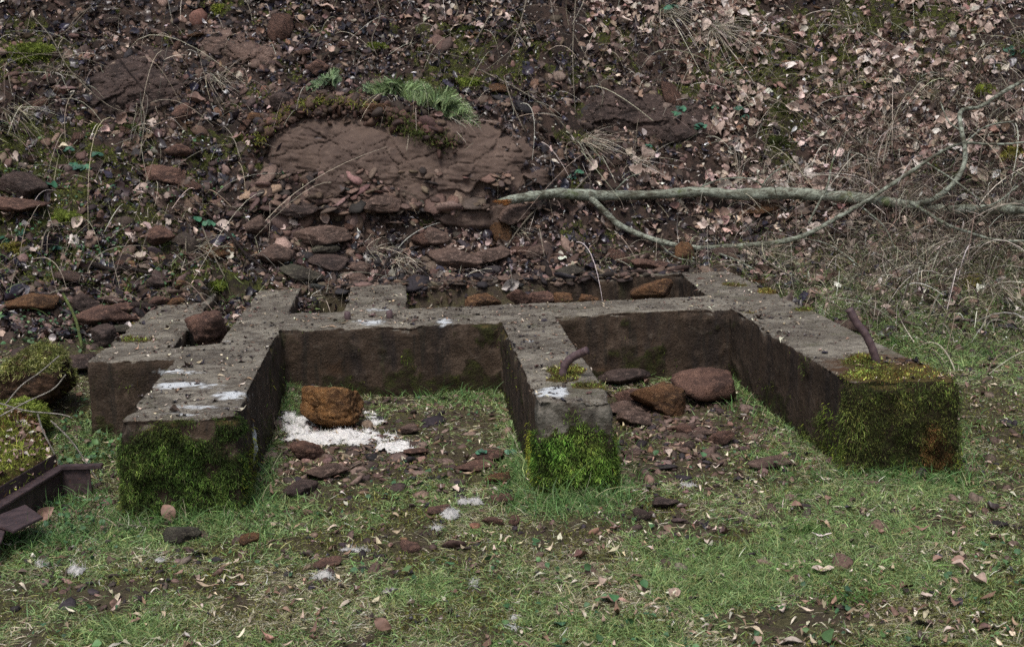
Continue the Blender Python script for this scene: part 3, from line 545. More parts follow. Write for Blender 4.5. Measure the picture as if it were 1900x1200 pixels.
BOULD = [
 # px, py, w, h, mat, label, thick, sharp, rough, lump
 (616, 757, 124, 92, ROCKMAIN, 'orange brown pitted boulder sitting in white down in the left bay', .95, 7, .07, .10),
 (568, 837, 54, 40, ROCKR, 'rounded red brown stone below the orange boulder in the left bay', .9, 9, .05, .1),
 (1311, 718, 84, 66, ROCKR, 'large angular reddish stone at the back of the right bay', .95, 12, .05, .1),
 (1230, 742, 74, 62, ROCKO, 'rough orange brown block left of the reddish stone in the right bay', .95, 12, .09, .1),
 (1165, 735, 56, 28, ROCKR, 'pinkish brown stone on top of the slabs beside the middle arm', .8, 12, .07, .1),
 (1166, 757, 56, 20, ROCK, 'upper flat brown slab beside the middle arm', .8, 22, .04, .05),
 (1175, 776, 66, 24, ROCK, 'lower flat brown slab beside the middle arm', .8, 22, .04, .05),
 (1158, 698, 84, 30, ROCKD, 'dark earthy stone behind the slabs at the back of the right bay', .9, 10, .08, .1),
 (1268, 798, 30, 22, ROCKR, 'small tilted brown block in the middle of the right bay', .9, 24, .03, .05),
 (1337, 810, 40, 26, ROCKR, 'broken red brown stone in the middle of the right bay', .8, 18, .06, .05),
 (1305, 803, 32, 16, ROCK, 'low dark brown stone touching the broken red brown one', .8, 18, .06, .05),
 (1278, 826, 26, 18, ROCKD, 'dark round stone at the front of the right bay', .8, 10, .06, .05),
 (1172, 840, 32, 16, ROCK, 'flat brown stone right of the mossy end of the middle arm', .7, 22, .04, .05),
 (1434, 856, 64, 30, ROCK, 'broad flat reddish slab in the grass near the right arm', .5, 22, .08, .05),
 (385, 607, 76, 72, ROCKR, 'big brown boulder wedged in the slot of the left slab', .95, 8, .07, .1),
 (60, 705, 135, 118, ROCKM, 'large brown boulder with pale moss on top left of the foundation', .95, 7, .06, .12),
 (35, 775, 110, 62, ROCKM, 'low mossy stone in front of the large boulder on the left', .9, 6, .06, .15),
 (66, 562, 76, 32, ROCKO, 'long orange brown stone at the foot of the bank far left', .9, 9, .09, .12),
 (186, 588, 90, 42, ROCKR, 'large reddish stone behind the left slab', .9, 8, .07, .1),
 (228, 572, 50, 24, ROCKR, 'reddish stone leaning on the larger one behind the left slab', .9, 10, .06, .1),
 (155, 563, 46, 38, ROCKD, 'dark purple grey stone with a white patch at the foot of the bank', .9, 8, .06, .1),
 (193, 622, 48, 36, ROCKD, 'dark grey angular stone beside the left slab corner', .95, 20, .03, .05),
 (228, 610, 36, 20, ROCKG, 'greenish grey flat stone against the edge of the left slab', .8, 20, .03, .05),
 (165, 672, 70, 40, ROCKD, 'dark brown flat stone below the corner of the left slab', .7, 14, .05, .1),
 (297, 557, 34, 16, ROCKR, 'small brown stone first in the row above the left slab', .8, 18, .05, .05),
 (326, 560, 24, 14, ROCKO, 'small orange stone last in the row above the left slab', .9, 14, .05, .05),
 (206, 557, 40, 18, ROCK, 'flat brown stone above the reddish stones behind the left slab', .7, 18, .05, .05),
 (290, 524, 38, 22, ROCKD, 'dark rounded stone on the mossy slope above the left slab', .9, 9, .05, .1),
 (333, 530, 22, 13, ROCKO, 'small yellowish stone right of the dark rounded one', .9, 12, .05, .1),
 (478, 420, 38, 58, ROCK, 'upright pointed brown slab left of the rubble', .55, 24, .05, .1),
 (513, 470, 62, 50, ROCK, 'large broken brown slab at the left of the rubble', .6, 22, .06, .1),
 (607, 437, 84, 40, ROCK, 'large flat brown stone in the middle of the rubble slope', .75, 20, .05, .08),
 (602, 463, 40, 26, ROCKG, 'greyish pointed stone below the large flat one', .8, 18, .05, .08),
 (610, 484, 66, 22, ROCKD, 'dark thin layered stone low in the rubble', .7, 20, .06, .08),
 (666, 497, 42, 16, ROCK, 'squared brown block upper of two above the centre pier', .9, 26, .025, .03),
 (663, 519, 42, 18, ROCK, 'squared brown block lower of two above the centre pier', .9, 26, .025, .03),
 (557, 508, 54, 28, ROCKG, 'grey flat stone with white spots at the foot of the rubble', .7, 18, .05, .08),
 (834, 477, 82, 40, ROCK, 'broad brown stone on the slope above the right pit', .7, 14, .05, .08),
 (905, 474, 60, 20, ROCK, 'long flat brown stone right of the broad one', .8, 20, .05, .08),
 (804, 437, 52, 24, ROCK, 'brown slab just above the broad stone', .8, 22, .05, .08),
 (990, 468, 44, 22, ROCK, 'brown stone below the broken end of the branch', .8, 18, .05, .08),
 (1058, 501, 50, 24, ROCKG, 'greenish flat slab lying behind the right pit', .5, 22, .04, .05),
 (1206, 492, 72, 22, ROCKR, 'long reddish slab lying behind the right pit', .8, 22, .05, .05),
 (1272, 473, 34, 32, ROCKO, 'upright orange stone under the lower limb of the branch', .9, 14, .06, .08),
 (706, 372, 80, 46, ROCK, 'large brown slab leaning at the foot of the smooth rock face', .5, 18, .05, .08),
 (555, 385, 70, 26, ROCKD, 'dark brown ledge stone below the left of the rock face', .7, 18, .06, .08),
 (952, 398, 62, 44, ROCK, 'long tilted brown slab left of the broken branch end', .5, 24, .05, .08),
 (523, 192, 40, 40, ROCKD, 'dark blocky stone on the shoulder of the rock face', .9, 20, .05, .08),
 (475, 218, 28, 20, ROCKO, 'small yellow brown stone left of the mossy shoulder', .9, 14, .05, .08),
 (340, 212, 36, 30, ROCKR, 'angular reddish stone in the bank left of the rock face', .8, 20, .05, .05),
 (330, 280, 34, 36, ROCKR, 'reddish upright stone in the bank below the dark rock', .6, 20, .05, .05),
 (590, 125, 36, 34, ROCKR, 'rough brown stone high in the bank above the ferns', .7, 20, .05, .05),
 (40, 345, 70, 44, ROCKD, 'dark stone with an overhanging edge far left in the bank', .7, 14, .06, .08),
 (30, 380, 80, 34, ROCKR, 'brown earth covered stone low in the far left of the bank', .7, 14, .06, .08),
 (295, 440, 48, 30, ROCKR, 'reddish stone under the dry twigs left of the rubble', .8, 16, .06, .08),
 (310, 325, 60, 36, ROCKR, 'orange brown stone below the bramble leaves', .7, 16, .06, .08),
 (695, 205, 44, 26, ROCKO, 'small orange block in the soil above the rock face', .8, 16, .06, .08),
 (341, 990, 56, 36, ROCKG, 'dark olive stone in the grass before the left arm', .8, 9, .05, .1),
 (465, 1000, 34, 16, ROCKO, 'thin orange brown stone in the grass right of the olive stone', .8, 20, .05, .05),
 (760, 1013, 34, 22, ROCKR, 'brown split stone in the middle of the lawn', .85, 20, .05, .05),
 (609, 1045, 42, 18, ROCKR, 'flat brown stone in the lawn beside grey down', .7, 16, .05, .05),
 (818, 943, 40, 16, ROCKR, 'brown stone beside the white tuft before the middle arm', .8, 16, .05, .05),
 (925, 888, 54, 26, ROCKO, 'orange edged stone by the left side of the middle arm', .8, 14, .05, .05),
 (935, 925, 34, 20, ROCKR, 'red brown stone just before the orange edged one', .8, 14, .05, .05),
 (915, 966, 30, 20, ROCKR, 'brown stone left of two in the grass before the middle arm', .85, 14, .05, .05),
 (955, 967, 24, 20, ROCKR, 'brown stone right of two in the grass before the middle arm', .85, 14, .05, .05),
 (1190, 955, 34, 28, ROCKD, 'dark crumpled stone in the grass right of the middle arm', .8, 10, .12, .1),
 (1228, 932, 40, 22, ROCKD, 'dark brown stone in the open grass before the right bay', .8, 16, .05, .05),
 (605, 873, 68, 30, ROCK, 'flat grey brown stone at the front of the left bay', .6, 14, .05, .08),
 (560, 905, 46, 26, ROCKD, 'dark stone pile by the foot of the left arm', .7, 14, .08, .08),
 (905, 840, 56, 22, ROCKR, 'long brown slab leaning by the middle arm in the left bay', .5, 22, .05, .05),
 (880, 865, 60, 18, ROCKR, 'low reddish slab in the left bay near the middle arm', .5, 18, .05, .05),
 (775, 837, 44, 14, ROCKR, 'thin brown slab at the right end of the white down', .7, 22, .05, .05),
 (762, 796, 36, 18, ROCK, 'grey brown stone among the litter right of the white down', .8, 14, .05, .05),
 (540, 630, 1, 1, ROCK, '', .8, 14, .05, .05),
 (1320, 560, 1, 1, ROCK, '', .8, 14, .05, .05)]
for i, (px_, py_, w_, h_, m_, lb, th, shp, ro, lu) in enumerate(BOULD):
    if w_ < 3: continue
    put_stone(px_, py_, w_, h_, m_, lb, 300+i, th, sharp=shp, rough=ro, lump=lu, cat='boulder' if w_ > 70 else 'stone', name='boulder' if w_ > 70 else 'stone', y=7.35 if i == 14 else None, lie=.1 if py_ > 640 or i < 24 else .35)
# stones lying in the right pit, showing over the cross beam
for i, (a, b, w_, h_, m_, lb, yy) in enumerate([(888, 556, 70, 34, ROCKO, 'orange brown stone first from the left in the long rear pit', 8.15), (965, 548, 50, 40, ROCKR, 'pointed brown stone second from the left in the rear pit', 8.2),
        (1003, 550, 60, 36, ROCKR, 'flat sided stone in the middle of the rear pit', 8.3), (1045, 552, 46, 32, ROCKO, 'small pyramid shaped orange stone in the rear pit', 8.15), (1094, 552, 50, 26, ROCKO, 'low yellowish stone in the rear pit', 8.2),
        (1218, 535, 80, 44, ROCKO, 'rough orange clod at the right end of the rear pit', 8.35), (1300, 528, 44, 34, ROCKR, 'brown stone in the far right corner of the rear pit', 8.5)]):
    put_stone(a, b+4, w_*.72, h_*.72, m_, lb, 400+i, .95, y=yy, rough=.08, lump=.12, sharp=12, lie=0)

# loose stones of the scree: individuals
rng = np.random.default_rng(8)
def sdens(px, py, P):
    d = 1.1*bl(px, py, 720, 460, 340, 75)+.6*bl(px, py, 560, 330, 140, 110)+.38*bl(px, py, 300, 200, 300, 160)+.6*bl(px, py, 180, 560, 200, 60)+.5*bl(px, py, 450, 100, 200, 100)+.35*bl(px, py, 1150, 230, 200, 100)+.12
    return d*(py < 620)*np.clip(.75+1.2*fbm(P, 3, 3, 61), .1, 2)
def on_bank(n, dens, seed, y0=6.8, y1=12.2, x0=-4.6, x1=5.4):
    rng = np.random.default_rng(seed); out = []
    got = 0
    for _ in range(60):
        x = rng.uniform(x0, x1, 40000); y = rng.uniform(y0, y1, 40000); z = tz(x, y); P = np.stack([x, y, z], -1); a, b, c = proj(P)
        k = (a > -150) & (a < 2050) & (b > -170) & (b < 1260) & (~inside(x, y, .0) | (z > HT+.005)); P = P[k]; a = a[k]; b = b[k]
        d = dens(a, b, P); m = rng.random(len(P)) < d*.5; out.append(P[m]); got += m.sum()
        if got >= n: break
    P = np.concatenate(out); P = P[rng.permutation(len(P))][:n]; return P
SP = on_bank(200, sdens, 9); mats = [ROCK, ROCK, ROCKD, ROCKR, ROCKR, ROCKO]
SM = [mesh_np('loose_stone', *stone(700+i, 3, 9, 44, .05, (1, .8, .22 if i % 3 else .42), .03), mats[i % 6], link=False) for i in range(18)]
for i, P in enumerate(SP):
    o = bpy.data.objects.new('loose_stone', SM[i % 18]); COL.objects.link(o); s = float(np.exp(rng.normal(-3.15, .45))); qx, qy, _ = proj(P[None]); s *= 1+.55*float(bl(qx, qy, 720, 455, 300, 70)[0])
    o.location = [float(q) for q in P+np.array([0, -s*.15, s*.16])]; o.scale = (s, s*rng.uniform(.8, 1.1), s*rng.uniform(.8, 1.3))
    Rm = rot_on(tn(P[0], P[1]), rng.uniform(0, 6), rng.uniform(.3, 1)); o.rotation_euler = Matrix(Rm.tolist()).to_euler()
    tag(o, 'loose brown stone lying on the scree of the bank', 'stone', 'loose stones on the bank')
# chips: nobody could count them
chips = [stone(800+i, 2, 8, 40, .03, (1, .75, .28 if i % 2 else .45), .0) for i in range(8)]
def chipdens(px, py, P): return np.clip(sdens(px, py, P)*1.2+.10, 0, 1.4)+(.8*bl(px, py, 640, 850, 140, 45)+.8*bl(px, py, 1270, 810, 140, 60)+.012)*(py > 640)
CPs = on_bank(15000, chipdens, 10, y0=4.2); n = len(CPs); S = np.exp(rng.normal(-3.95, .5, n)); S = np.where(CPs[:, 1] < 7.2, S*.78, S)
C = pick(rng, n, [(.115, .074, .058), (.065, .044, .037), (.19, .13, .105), (.035, .028, .030), (.19, .11, .07)], [4, 3, 3, 2, .3])
v, f, c = scatter(chips, CPs+np.array([0, 0, .003]), frames(tn(CPs[:, 0], CPs[:, 1]), rng, .35), S[:, None]*rng.uniform(.7, 1.3, (n, 3)), C, rng)
CHIPM = m_col('stone_chip', .8, .3, 90, .4)
tag(mesh_np('stone_chips', v, f, CHIPM, c), kind='stuff')

# soil clods and crumbs above the rock face
def poly_strip(pts, n, spread, seed, lift=0):
    rng = np.random.default_rng(seed); p = spline(np.array(pts, float), 20); k = rng.integers(0, len(p), n)
    q = p[k]+np.c_[rng.normal(0, spread[0], n), rng.normal(0, spread[1], n)]; return q

# ------------------------------------------------------------------ leaves
def leaf(seed, kind=0):
    rng = np.random.default_rng(seed); ns = 7; t_ = np.linspace(0, 1, ns)
    if kind == 0: wd = .34*np.sin(np.pi*np.clip(t_*.96+.02, 0, 1)**.85)
    elif kind == 1: wd = .13*np.sin(np.pi*np.clip(t_*.96+.02, 0, 1))
    else: wd = .36*np.sin(np.pi*np.clip(t_*.96+.02, 0, 1)**.8)*(1+.35*np.sin(t_*17))
    xs_ = np.array([-1, -.5, 0, .5, 1]); Xv = wd[:, None]*xs_[None]; Yv = (t_-.5)[:, None]*np.ones(5)
    fold = rng.uniform(.1, 1.3); curl = rng.uniform(-1.6, 1.6); crl = rng.uniform(-1.2, 2.6)
    Zv = fold*np.abs(Xv)*.6+curl*(t_[:, None]-.5)**2+crl*Xv**2+.05*np.sin(t_[:, None]*9+Xv*8+rng.uniform(0, 6))+rng.normal(0, .014, (ns, 5))
    V = np.stack([Xv, Yv, Zv], -1).reshape(-1, 3); i0 = (np.arange(ns-1)[:, None]*5+np.arange(4)[None]).ravel(); return V, np.stack([i0, i0+1, i0+6, i0+5], -1)
LV = [leaf(20+i, 0) for i in range(10)]+[leaf(50+i, 2) for i in range(4)]; LW = [leaf(80+i, 1) for i in range(8)]
def leafdens(px, py, P):
    r = 1.0*sm(1020, 1340, px+.35*(py-200)*(py < 200)*-1)*sm(500, 380, py)*(1-.45*sm(1450, 1750, px)*sm(300, 420, py))+.18*bl(px, py, 780, 40, 190, 70)+.3*bl(px, py, 1050, 60, 120, 80)
    r = r*(1-.9*bl(px, py, 1190, 205, 140, 65))*(1-.6*bl(px, py, 1040, 170, 110, 60))
    r = r*(1-.6*sm(1500, 1800, px)*sm(230, 420, py))*(1-.3*bl(px, py, 1550, 330, 120, 80))+.10*sm(1300, 1500, px)*sm(400, 450, py)*sm(620, 520, py)+.025+.16*bl(px, py, 950, 440, 260, 70)+.06*sm(700, 200, px)
    return r*np.clip(.52+2.0*fbm(P, 2.2, 3, 71)+1.6*fbm(P, 8, 2, 73), .02, 2)*(py < 640)
LP = on_bank(8300, leafdens, 12); n = len(LP); LN = tn(LP[:, 0], LP[:, 1], .04)
LS = .063*np.exp(rng.normal(0, .32, n)); PALE = [(.40, .30, .25), (.52, .42, .36), (.25, .165, .13), (.64, .57, .52), (.12, .075, .058)]
LC = pick(rng, n, PALE, [4, 2.4, 3.4, .7, 3], .28)
lpx, lpy, lpz = proj(LP); order = np.argsort(-(LS/lpz)*(np.abs(LN@(-FW))+.2)); ind = order[(lpx[order] > 10) & (lpx[order] < 1890) & (lpy[order] > 8) & (lpy[order] < 600)][:210]; rest = np.setdiff1d(np.arange(n), ind)
Rf = frames(LN, rng, .75); lift = rng.uniform(.004, .03, (n, 1))*LN+np.array([0, 0, .004])
v, f, c = scatter(LV, (LP+lift)[rest], Rf[rest], LS[rest][:, None]*rng.uniform(.8, 1.2, (len(rest), 3)), LC[rest], rng)
tag(mesh_np('leaf_litter', v, f, LEAFM, c, smooth=True), kind='stuff')
def leaf_meshes(protos, pal, name='fallen_leaf', m=10):
    out = []
    for i in range(m):
        V, f_ = protos[i % len(protos)]; cc = np.array(pal[i % len(pal)])*rng.uniform(.85, 1.15); out.append(mesh_np(name, V, f_, LEAFM, np.ones((len(V), 3))*cc, smooth=True, link=False))
    return out
LM = leaf_meshes(LV, PALE[:4], m=14)
for q, i in enumerate(ind):
    o = bpy.data.objects.new('fallen_leaf', LM[q % 14]); COL.objects.link(o); o.location = [float(t_) for t_ in (LP+lift)[i]]; s = float(LS[i])*1.05; o.scale = (s, s, s); o.rotation_euler = Matrix(Rf[i].tolist()).to_euler()
    tag(o, 'pale dry leaf fallen on the bank', 'leaf', 'dry leaves on the bank')
# wet dark fragments and tiny pale flakes all over the bank
def darkdens(px, py, P): return (.8*sm(1500, 900, px)+.3)*np.clip(.7+1.6*fbm(P, 3.5, 3, 81), .05, 2)*(py < 630)*(1-.8*bl(px, py, 742, 300, 280, 80))
DP = on_bank(18500, darkdens, 13); n = len(DP); DN = tn(DP[:, 0], DP[:, 1], .04)
v, f, c = scatter(LV, DP+DN*rng.uniform(.0, .02, (n, 1)), frames(DN, rng, .6), (.050*np.exp(rng.normal(0, .4, n)))[:, None]*rng.uniform(.7, 1.2, (n, 3))*np.where(rng.random(n) < .4, .45, 1)[:, None]**np.array([1, 0, 0]), pick(rng, n, [(.024, .018, .022), (.045, .031, .027), (.075, .048, .036), (.034, .03, .046)], [3, 3, 3, 1.5]), rng)
tag(mesh_np('dark_leaf_litter', v, f, DARKL, c, smooth=True), kind='stuff')
def flak(px, py, P): return (.5+.6*bl(px, py, 760, 450, 350, 90))*(py < 640)*(1-.6*bl(px, py, 742, 300, 280, 80))
DP = on_bank(6500, flak, 14); n = len(DP); DN = tn(DP[:, 0], DP[:, 1], .04)
v, f, c = scatter(LW, DP+DN*rng.uniform(.004, .03, (n, 1)), frames(DN, rng, .5), (.024*np.exp(rng.normal(0, .4, n)))[:, None]*rng.uniform(.7, 1.2, (n, 3)), pick(rng, n, [(.58, .51, .46), (.42, .32, .27), (.68, .66, .62)], [3, 3, 2]), rng)
tag(mesh_np('leaf_flakes', v, f, LEAFM, c, smooth=True), kind='stuff')

# ------------------------------------------------------------------ lawn
BARE = [(1270, 770, 120, 40), (850, 790, 90, 35), (700, 830, 120, 30), (600, 900, 90, 30), (640, 862, 160, 50), (700, 800, 160, 40), (1280, 800, 180, 62), (1180, 850, 80, 30), (1840, 790, 80, 55), (560, 900, 60, 25), (900, 870, 80, 40), (740, 740, 60, 12), (1240, 740, 150, 25), (1330, 870, 120, 25), (1000, 1010, 120, 18), (300, 1090, 160, 22), (1500, 1140, 160, 35), (150, 1110, 90, 20)]
LUSH = [(1450, 1040, 190, 55), (1060, 940, 110, 30), (950, 900, 50, 50), (470, 950, 60, 60), (560, 940, 50, 40), (1250, 1040, 120, 40), (330, 985, 160, 40), (200, 1180, 130, 40), (1350, 1130, 120, 50), (820, 840, 60, 20), (1620, 920, 150, 25), (1750, 640, 160, 60), (1700, 1000, 120, 30), (800, 1090, 200, 50), (1500, 620, 150, 60)]
def bare(px, py): return np.clip(sum(bl(px, py, *q) for q in BARE), 0, 1)
def lush(px, py): return np.clip(sum(bl(px, py, *q) for q in LUSH), 0, 1)
def on_lawn(n, dens, seed, y0=3.25, y1=9.3, far=1.0):
    """samples the flat ground, denser near the camera where blades show larger"""
    rng = np.random.default_rng(seed); out = []; got = 0
    for _ in range(400):
        m = 120000; u = rng.random(m); y = y0*(y1/y0)**(u**far); x = rng.uniform(-.46, .56, m)*y*1.0; z = tz(x, y)
        P = np.stack([x, y, z], -1); a, b, c = proj(P); k = (a > -40) & (a < 1940) & (b < 1240) & (z < .62) & ~inside(x, y, .004); P = P[k]; a = a[k]; b = b[k]
        mm = rng.random(len(P)) < dens(a, b, P); out.append(P[mm]); got += mm.sum()
        if got >= n: break
    P = np.concatenate(out); return P[rng.permutation(len(P))][:n]
def lawnedge(px, py, P): return np.maximum(sm(.40, .12, P[:, 2]), sm(1300, 1480, px)*sm(450, 540, py))
def gdens(px, py, P):
    g = np.clip(.52+1.3*fbm(P, 5, 4, 111)+1.0*fbm(P, 1.7, 3, 119)+.35*lush(px, py), .07, 1)*(1-.88*bare(px, py))
    e = edged(P[:, 0], P[:, 1]); return np.clip(g+.7*sm(.10, .0, e), 0, 1)*lawnedge(px, py, P)
GP = on_lawn(270000, gdens, 15); n = len(GP); rng = np.random.default_rng(16); a, b, z_ = proj(GP); lu = lush(a, b); ed = edged(GP[:, 0], GP[:, 1])
cl = fbm(GP, 3.2, 4, 113); cl2 = fbm(GP, 17, 2, 117)
gr = np.clip(.42+1.0*cl+.8*lu+.5*cl2+.35*sm(.12, 0, ed)-.25*sm(560, 420, b), 0, 1); isg = rng.random(n) < gr
C = np.where(isg[:, None], pick(rng, n, [(.17, .27, .085), (.25, .34, .14), (.11, .19, .065), (.27, .30, .12)], [3, 2, 2, 2], .25), pick(rng, n, [(.36, .33, .21), (.24, .22, .11), (.54, .50, .38), (.11, .09, .055), (.21, .23, .09)], [3, 3, 2.4, 1.5, 2], .3))
tall = 1+1.1*sm(.10, 0, ed)*rng.random(n)+.35*lu; L = np.where(isg, .026, .030)*np.exp(rng.normal(0, .35, n))*tall
D = norm(np.stack([rng.normal(0, 1, n), rng.normal(0, 1, n), np.abs(rng.normal(.55, .5, n))*np.where(isg, 1.1, .45)*(1+.6*(tall-1))], -1)); B = np.stack([rng.normal(0, .35, n), rng.normal(0, .35, n), -rng.uniform(.1, .5, n)], -1)
Wd = np.where(isg, .0026, .0022)*rng.uniform(.7, 1.4, n)*(1+.12*(z_-4))
v, f, c = blades(GP+np.array([0, 0, .001]), D, B, L, Wd, C, rng, 2, .9)
tag(mesh_np('lawn_grass', v, f, GRASSM, c), kind='stuff')
# creeping moss between the grass
MP = on_lawn(90000, lambda px, py, P: np.clip(.4+1.6*fbm(P, 4, 3, 121), 0, 1)*lawnedge(px, py, P)*(1-.55*bare(px, py)), 17, y1=8.8); n = len(MP); a, b, z_ = proj(MP)
D = norm(np.c_[rng.normal(0, .8, (n, 2)), np.abs(rng.normal(.8, .3, n))]); C = pick(rng, n, [(.11, .125, .028), (.17, .17, .045), (.07, .065, .025), (.2, .19, .07)], [3, 2, 2, 1], .3)
v, f, c = blades(MP, D, rng.normal(0, .2, (n, 3)), .010*np.exp(rng.normal(0, .3, n)), .0035*rng.uniform(.7, 1.3, n)*(1+.12*(z_-4)), C, rng, 1, .8)
tag(mesh_np('lawn_moss', v, f, MOSSM, c), kind='stuff')
# long bright grass at the feet of the arms
def tuftpts(cs, n, seed, rx=1):
    rng = np.random.default_rng(seed); out = []
    for (cx, cy, sx_, sy_, m) in cs:
        q = np.c_[rng.normal(cx, sx_, m), rng.normal(cy, sy_, m)]; out.append(atz(q[:, 0], q[:, 1], 0.0))
    P = np.concatenate(out); P[:, 2] = tz(P[:, 0], P[:, 1]); return P[~inside(P[:, 0], P[:, 1], .006)]
TP = tuftpts([(1060, 935, 60, 14, 900), (960, 880, 25, 35, 500), (330, 968, 90, 9, 700), (480, 900, 16, 50, 600), (1660, 890, 110, 8, 700), (1160, 900, 20, 40, 250), (1800, 860, 20, 50, 200), (530, 760, 14, 20, 160), (640, 735, 80, 6, 250), (850, 735, 60, 8, 420), (1380, 740, 25, 30, 300), (1200, 690, 90, 6, 260), (1480, 830, 40, 40, 260), (190, 840, 30, 30, 300), (120, 980, 60, 30, 500), (70, 1005, 60, 14, 500), (150, 925, 30, 20, 300)], 0, 18)
n = len(TP); D = norm(np.c_[rng.normal(0, .5, (n, 2)), np.abs(rng.normal(1, .2, n))]); B = np.c_[rng.normal(0, .35, (n, 2)), -rng.uniform(.1, .6, n)]
C = pick(rng, n, [(.08, .17, .045), (.13, .23, .075), (.06, .125, .04), (.34, .31, .19)], [4, 3, 2, .8], .2)
v, f, c = blades(TP, D, B, .075*np.exp(rng.normal(0, .35, n)), .0032*rng.uniform(.7, 1.3, n), C, rng, 4, .95); tag(mesh_np('long_grass', v, f, GRASSM, c), kind='stuff')
# small round and ivy like leaves in the shade on the left and at the block feet
def herb(px, py, P): return (.9*bl(px, py, 130, 940, 90, 90)+.5*bl(px, py, 200, 830, 60, 60)+.8*bl(px, py, 90, 600, 120, 50)+.5*bl(px, py, 130, 480, 160, 60)+.25*bl(px, py, 250, 350, 200, 90)+.25*bl(px, py, 480, 560, 80, 25)+.2*bl(px, py, 1600, 900, 100, 20))*np.clip(.7+1.5*fbm(P, 5, 2, 131), 0, 1.5)
HP = np.concatenate([on_bank(900, herb, 19, y0=5.0, x1=-.4), on_bank(250, herb, 20, y0=4.6), on_lawn(420, lambda px, py, P: np.clip(fbm(P, 2.5, 2, 133)*2.2, 0, 1), 20)]); n = len(HP)
hl = [(V*np.array([1.25, .9, .7]), f_) for V, f_ in LV[:5]]
v, f, c = scatter(hl, HP+np.c_[np.zeros((n, 2)), rng.uniform(.01, .04, n)], frames(tn(HP[:, 0], HP[:, 1]), rng, .5), (.022*np.exp(rng.normal(0, .3, n)))[:, None]*np.ones((n, 3)), pick(rng, n, [(.06, .13, .055), (.045, .10, .05), (.10, .18, .07)], [3, 2, 1], .2), rng)
tag(mesh_np('low_herbs', v, f, GRASSM, c, smooth=True), kind='stuff')
# narrow pale willow leaves over lawn and slab
def slabpts(n, seed):
    rng = np.random.default_rng(seed); idx = np.where(top > .9)[0]; k = rng.choice(idx, n); return CV[k]+np.c_[rng.normal(0, .006, (n, 2)), np.zeros(n)], k
WP = on_lawn(1500, lambda px, py, P: np.clip(.5+fbm(P, 3, 2, 141), 0, 1), 21); n1c = len(WP); SPt, kk = slabpts(1500, 22)
cf = fbm(SPt, 6, 3, 142); SPt = SPt[rng.random(len(SPt)) < np.clip(.5+1.6*cf, .05, 1)]; n2c = len(SPt); PP = np.concatenate([WP+np.array([0, 0, .014]), SPt+np.array([0, 0, .004])]); n = n1c+n2c
Cp = pick(rng, n, [(.42, .35, .25), (.55, .48, .38), (.28, .19, .13), (.15, .09, .06)], [3, 2, 2, 2], .2); S = np.r_[.040*np.exp(rng.normal(0, .3, n1c)), .026*np.exp(rng.normal(0, .4, n2c))]
v, f, c = scatter(LW, PP, frames(np.tile([0, 0, 1.], (n, 1)), rng, .16), S[:, None]*rng.uniform(.7, 1.3, (n, 3)), Cp, rng); tag(mesh_np('willow_leaf_litter', v, f, LEAFM, c, smooth=True), kind='stuff')
# dark crumbs on slab and lawn
SPt, kk = slabpts(3500, 23); cf = fbm(SPt, 5, 3, 144); SPt = SPt[rng.random(len(SPt)) < np.clip(.45+1.8*cf, .03, 1)]; WP = on_lawn(900, lambda px, py, P: np.clip(.4+fbm(P, 3, 2, 145)+.5*bare(px, py), 0, 1), 24)
PP = np.concatenate([SPt+np.array([0, 0, .003]), WP+np.array([0, 0, .010])]); n = len(PP); S = np.r_[.014*np.exp(rng.normal(0, .5, len(SPt))), .024*np.exp(rng.normal(0, .4, len(WP)))]
v, f, c = scatter(LV, PP, frames(np.tile([0, 0, 1.], (n, 1)), rng, .2), S[:, None]*rng.uniform(.6, 1.3, (n, 3)), pick(rng, n, [(.05, .035, .028), (.09, .055, .042), (.03, .025, .03), (.14, .08, .06)], [3, 2, 2, 1]), rng); tag(mesh_np('crumbled_leaf_litter', v, f, DARKL, c, smooth=True), kind='stuff')
# fallen leaves on the lawn, each its own object
GLM = leaf_meshes(LV, [(.28, .17, .13), (.42, .31, .25), (.20, .12, .09), (.52, .42, .35)], m=12)
special = [(315, 972, .085, 2, 'bright rust brown leaf standing on the dark olive stone', 1), (86, 973, .08, 4, 'tan leaf caught under the rusty steel beam', 1), (1527, 1068, .085, 3, 'large pale cream leaf lying in the bright green grass', 0), (1816, 1090, .075, 1, 'pinkish brown leaf in the grass near the right edge', 0),
           (712, 1185, .06, 2, 'small red brown leaf at the bottom edge of the lawn', 1), (247, 1160, .06, 0, 'round tan leaf in the near grass on the left', 0), (1130, 1118, .08, 0, 'brown curled leaf in the lawn right of centre', 0), (1252, 1113, .06, 1, 'pink triangular leaf in the lawn right of centre', 0), (1780, 1062, .06, 1, 'folded pink leaf left of the pinkish brown one', 0)]
def place_leaf(P, s, mesh, label, group=None, up=0, i=0):
    r2 = np.random.default_rng(900+i); o = bpy.data.objects.new('fallen_leaf', mesh); COL.objects.link(o); o.location = [float(q) for q in P+np.array([0, 0, .018+.03*up])]; o.scale = (s, s, s)
    Nn = np.array([[0, 0, 1.]]) if not up else np.array([[.3, -1., .5]]); o.rotation_euler = Matrix(frames(Nn, r2, .3)[0].tolist()).to_euler(); tag(o, label, 'leaf', group)
for i, (a, b, s, m_, lb, up_) in enumerate(special): place_leaf(h1(a, b), s, GLM[m_], lb, None, up_, i)
LL = on_lawn(48, lambda px, py, P: .3+.5*(px > 900), 26, y1=8.3)
for i, P in enumerate(LL): place_leaf(P, float(.042*np.exp(rng.normal(0, .25))), GLM[i % 12], 'dry brown leaf fallen on the lawn', 'dry leaves on the lawn', 0, 50+i)
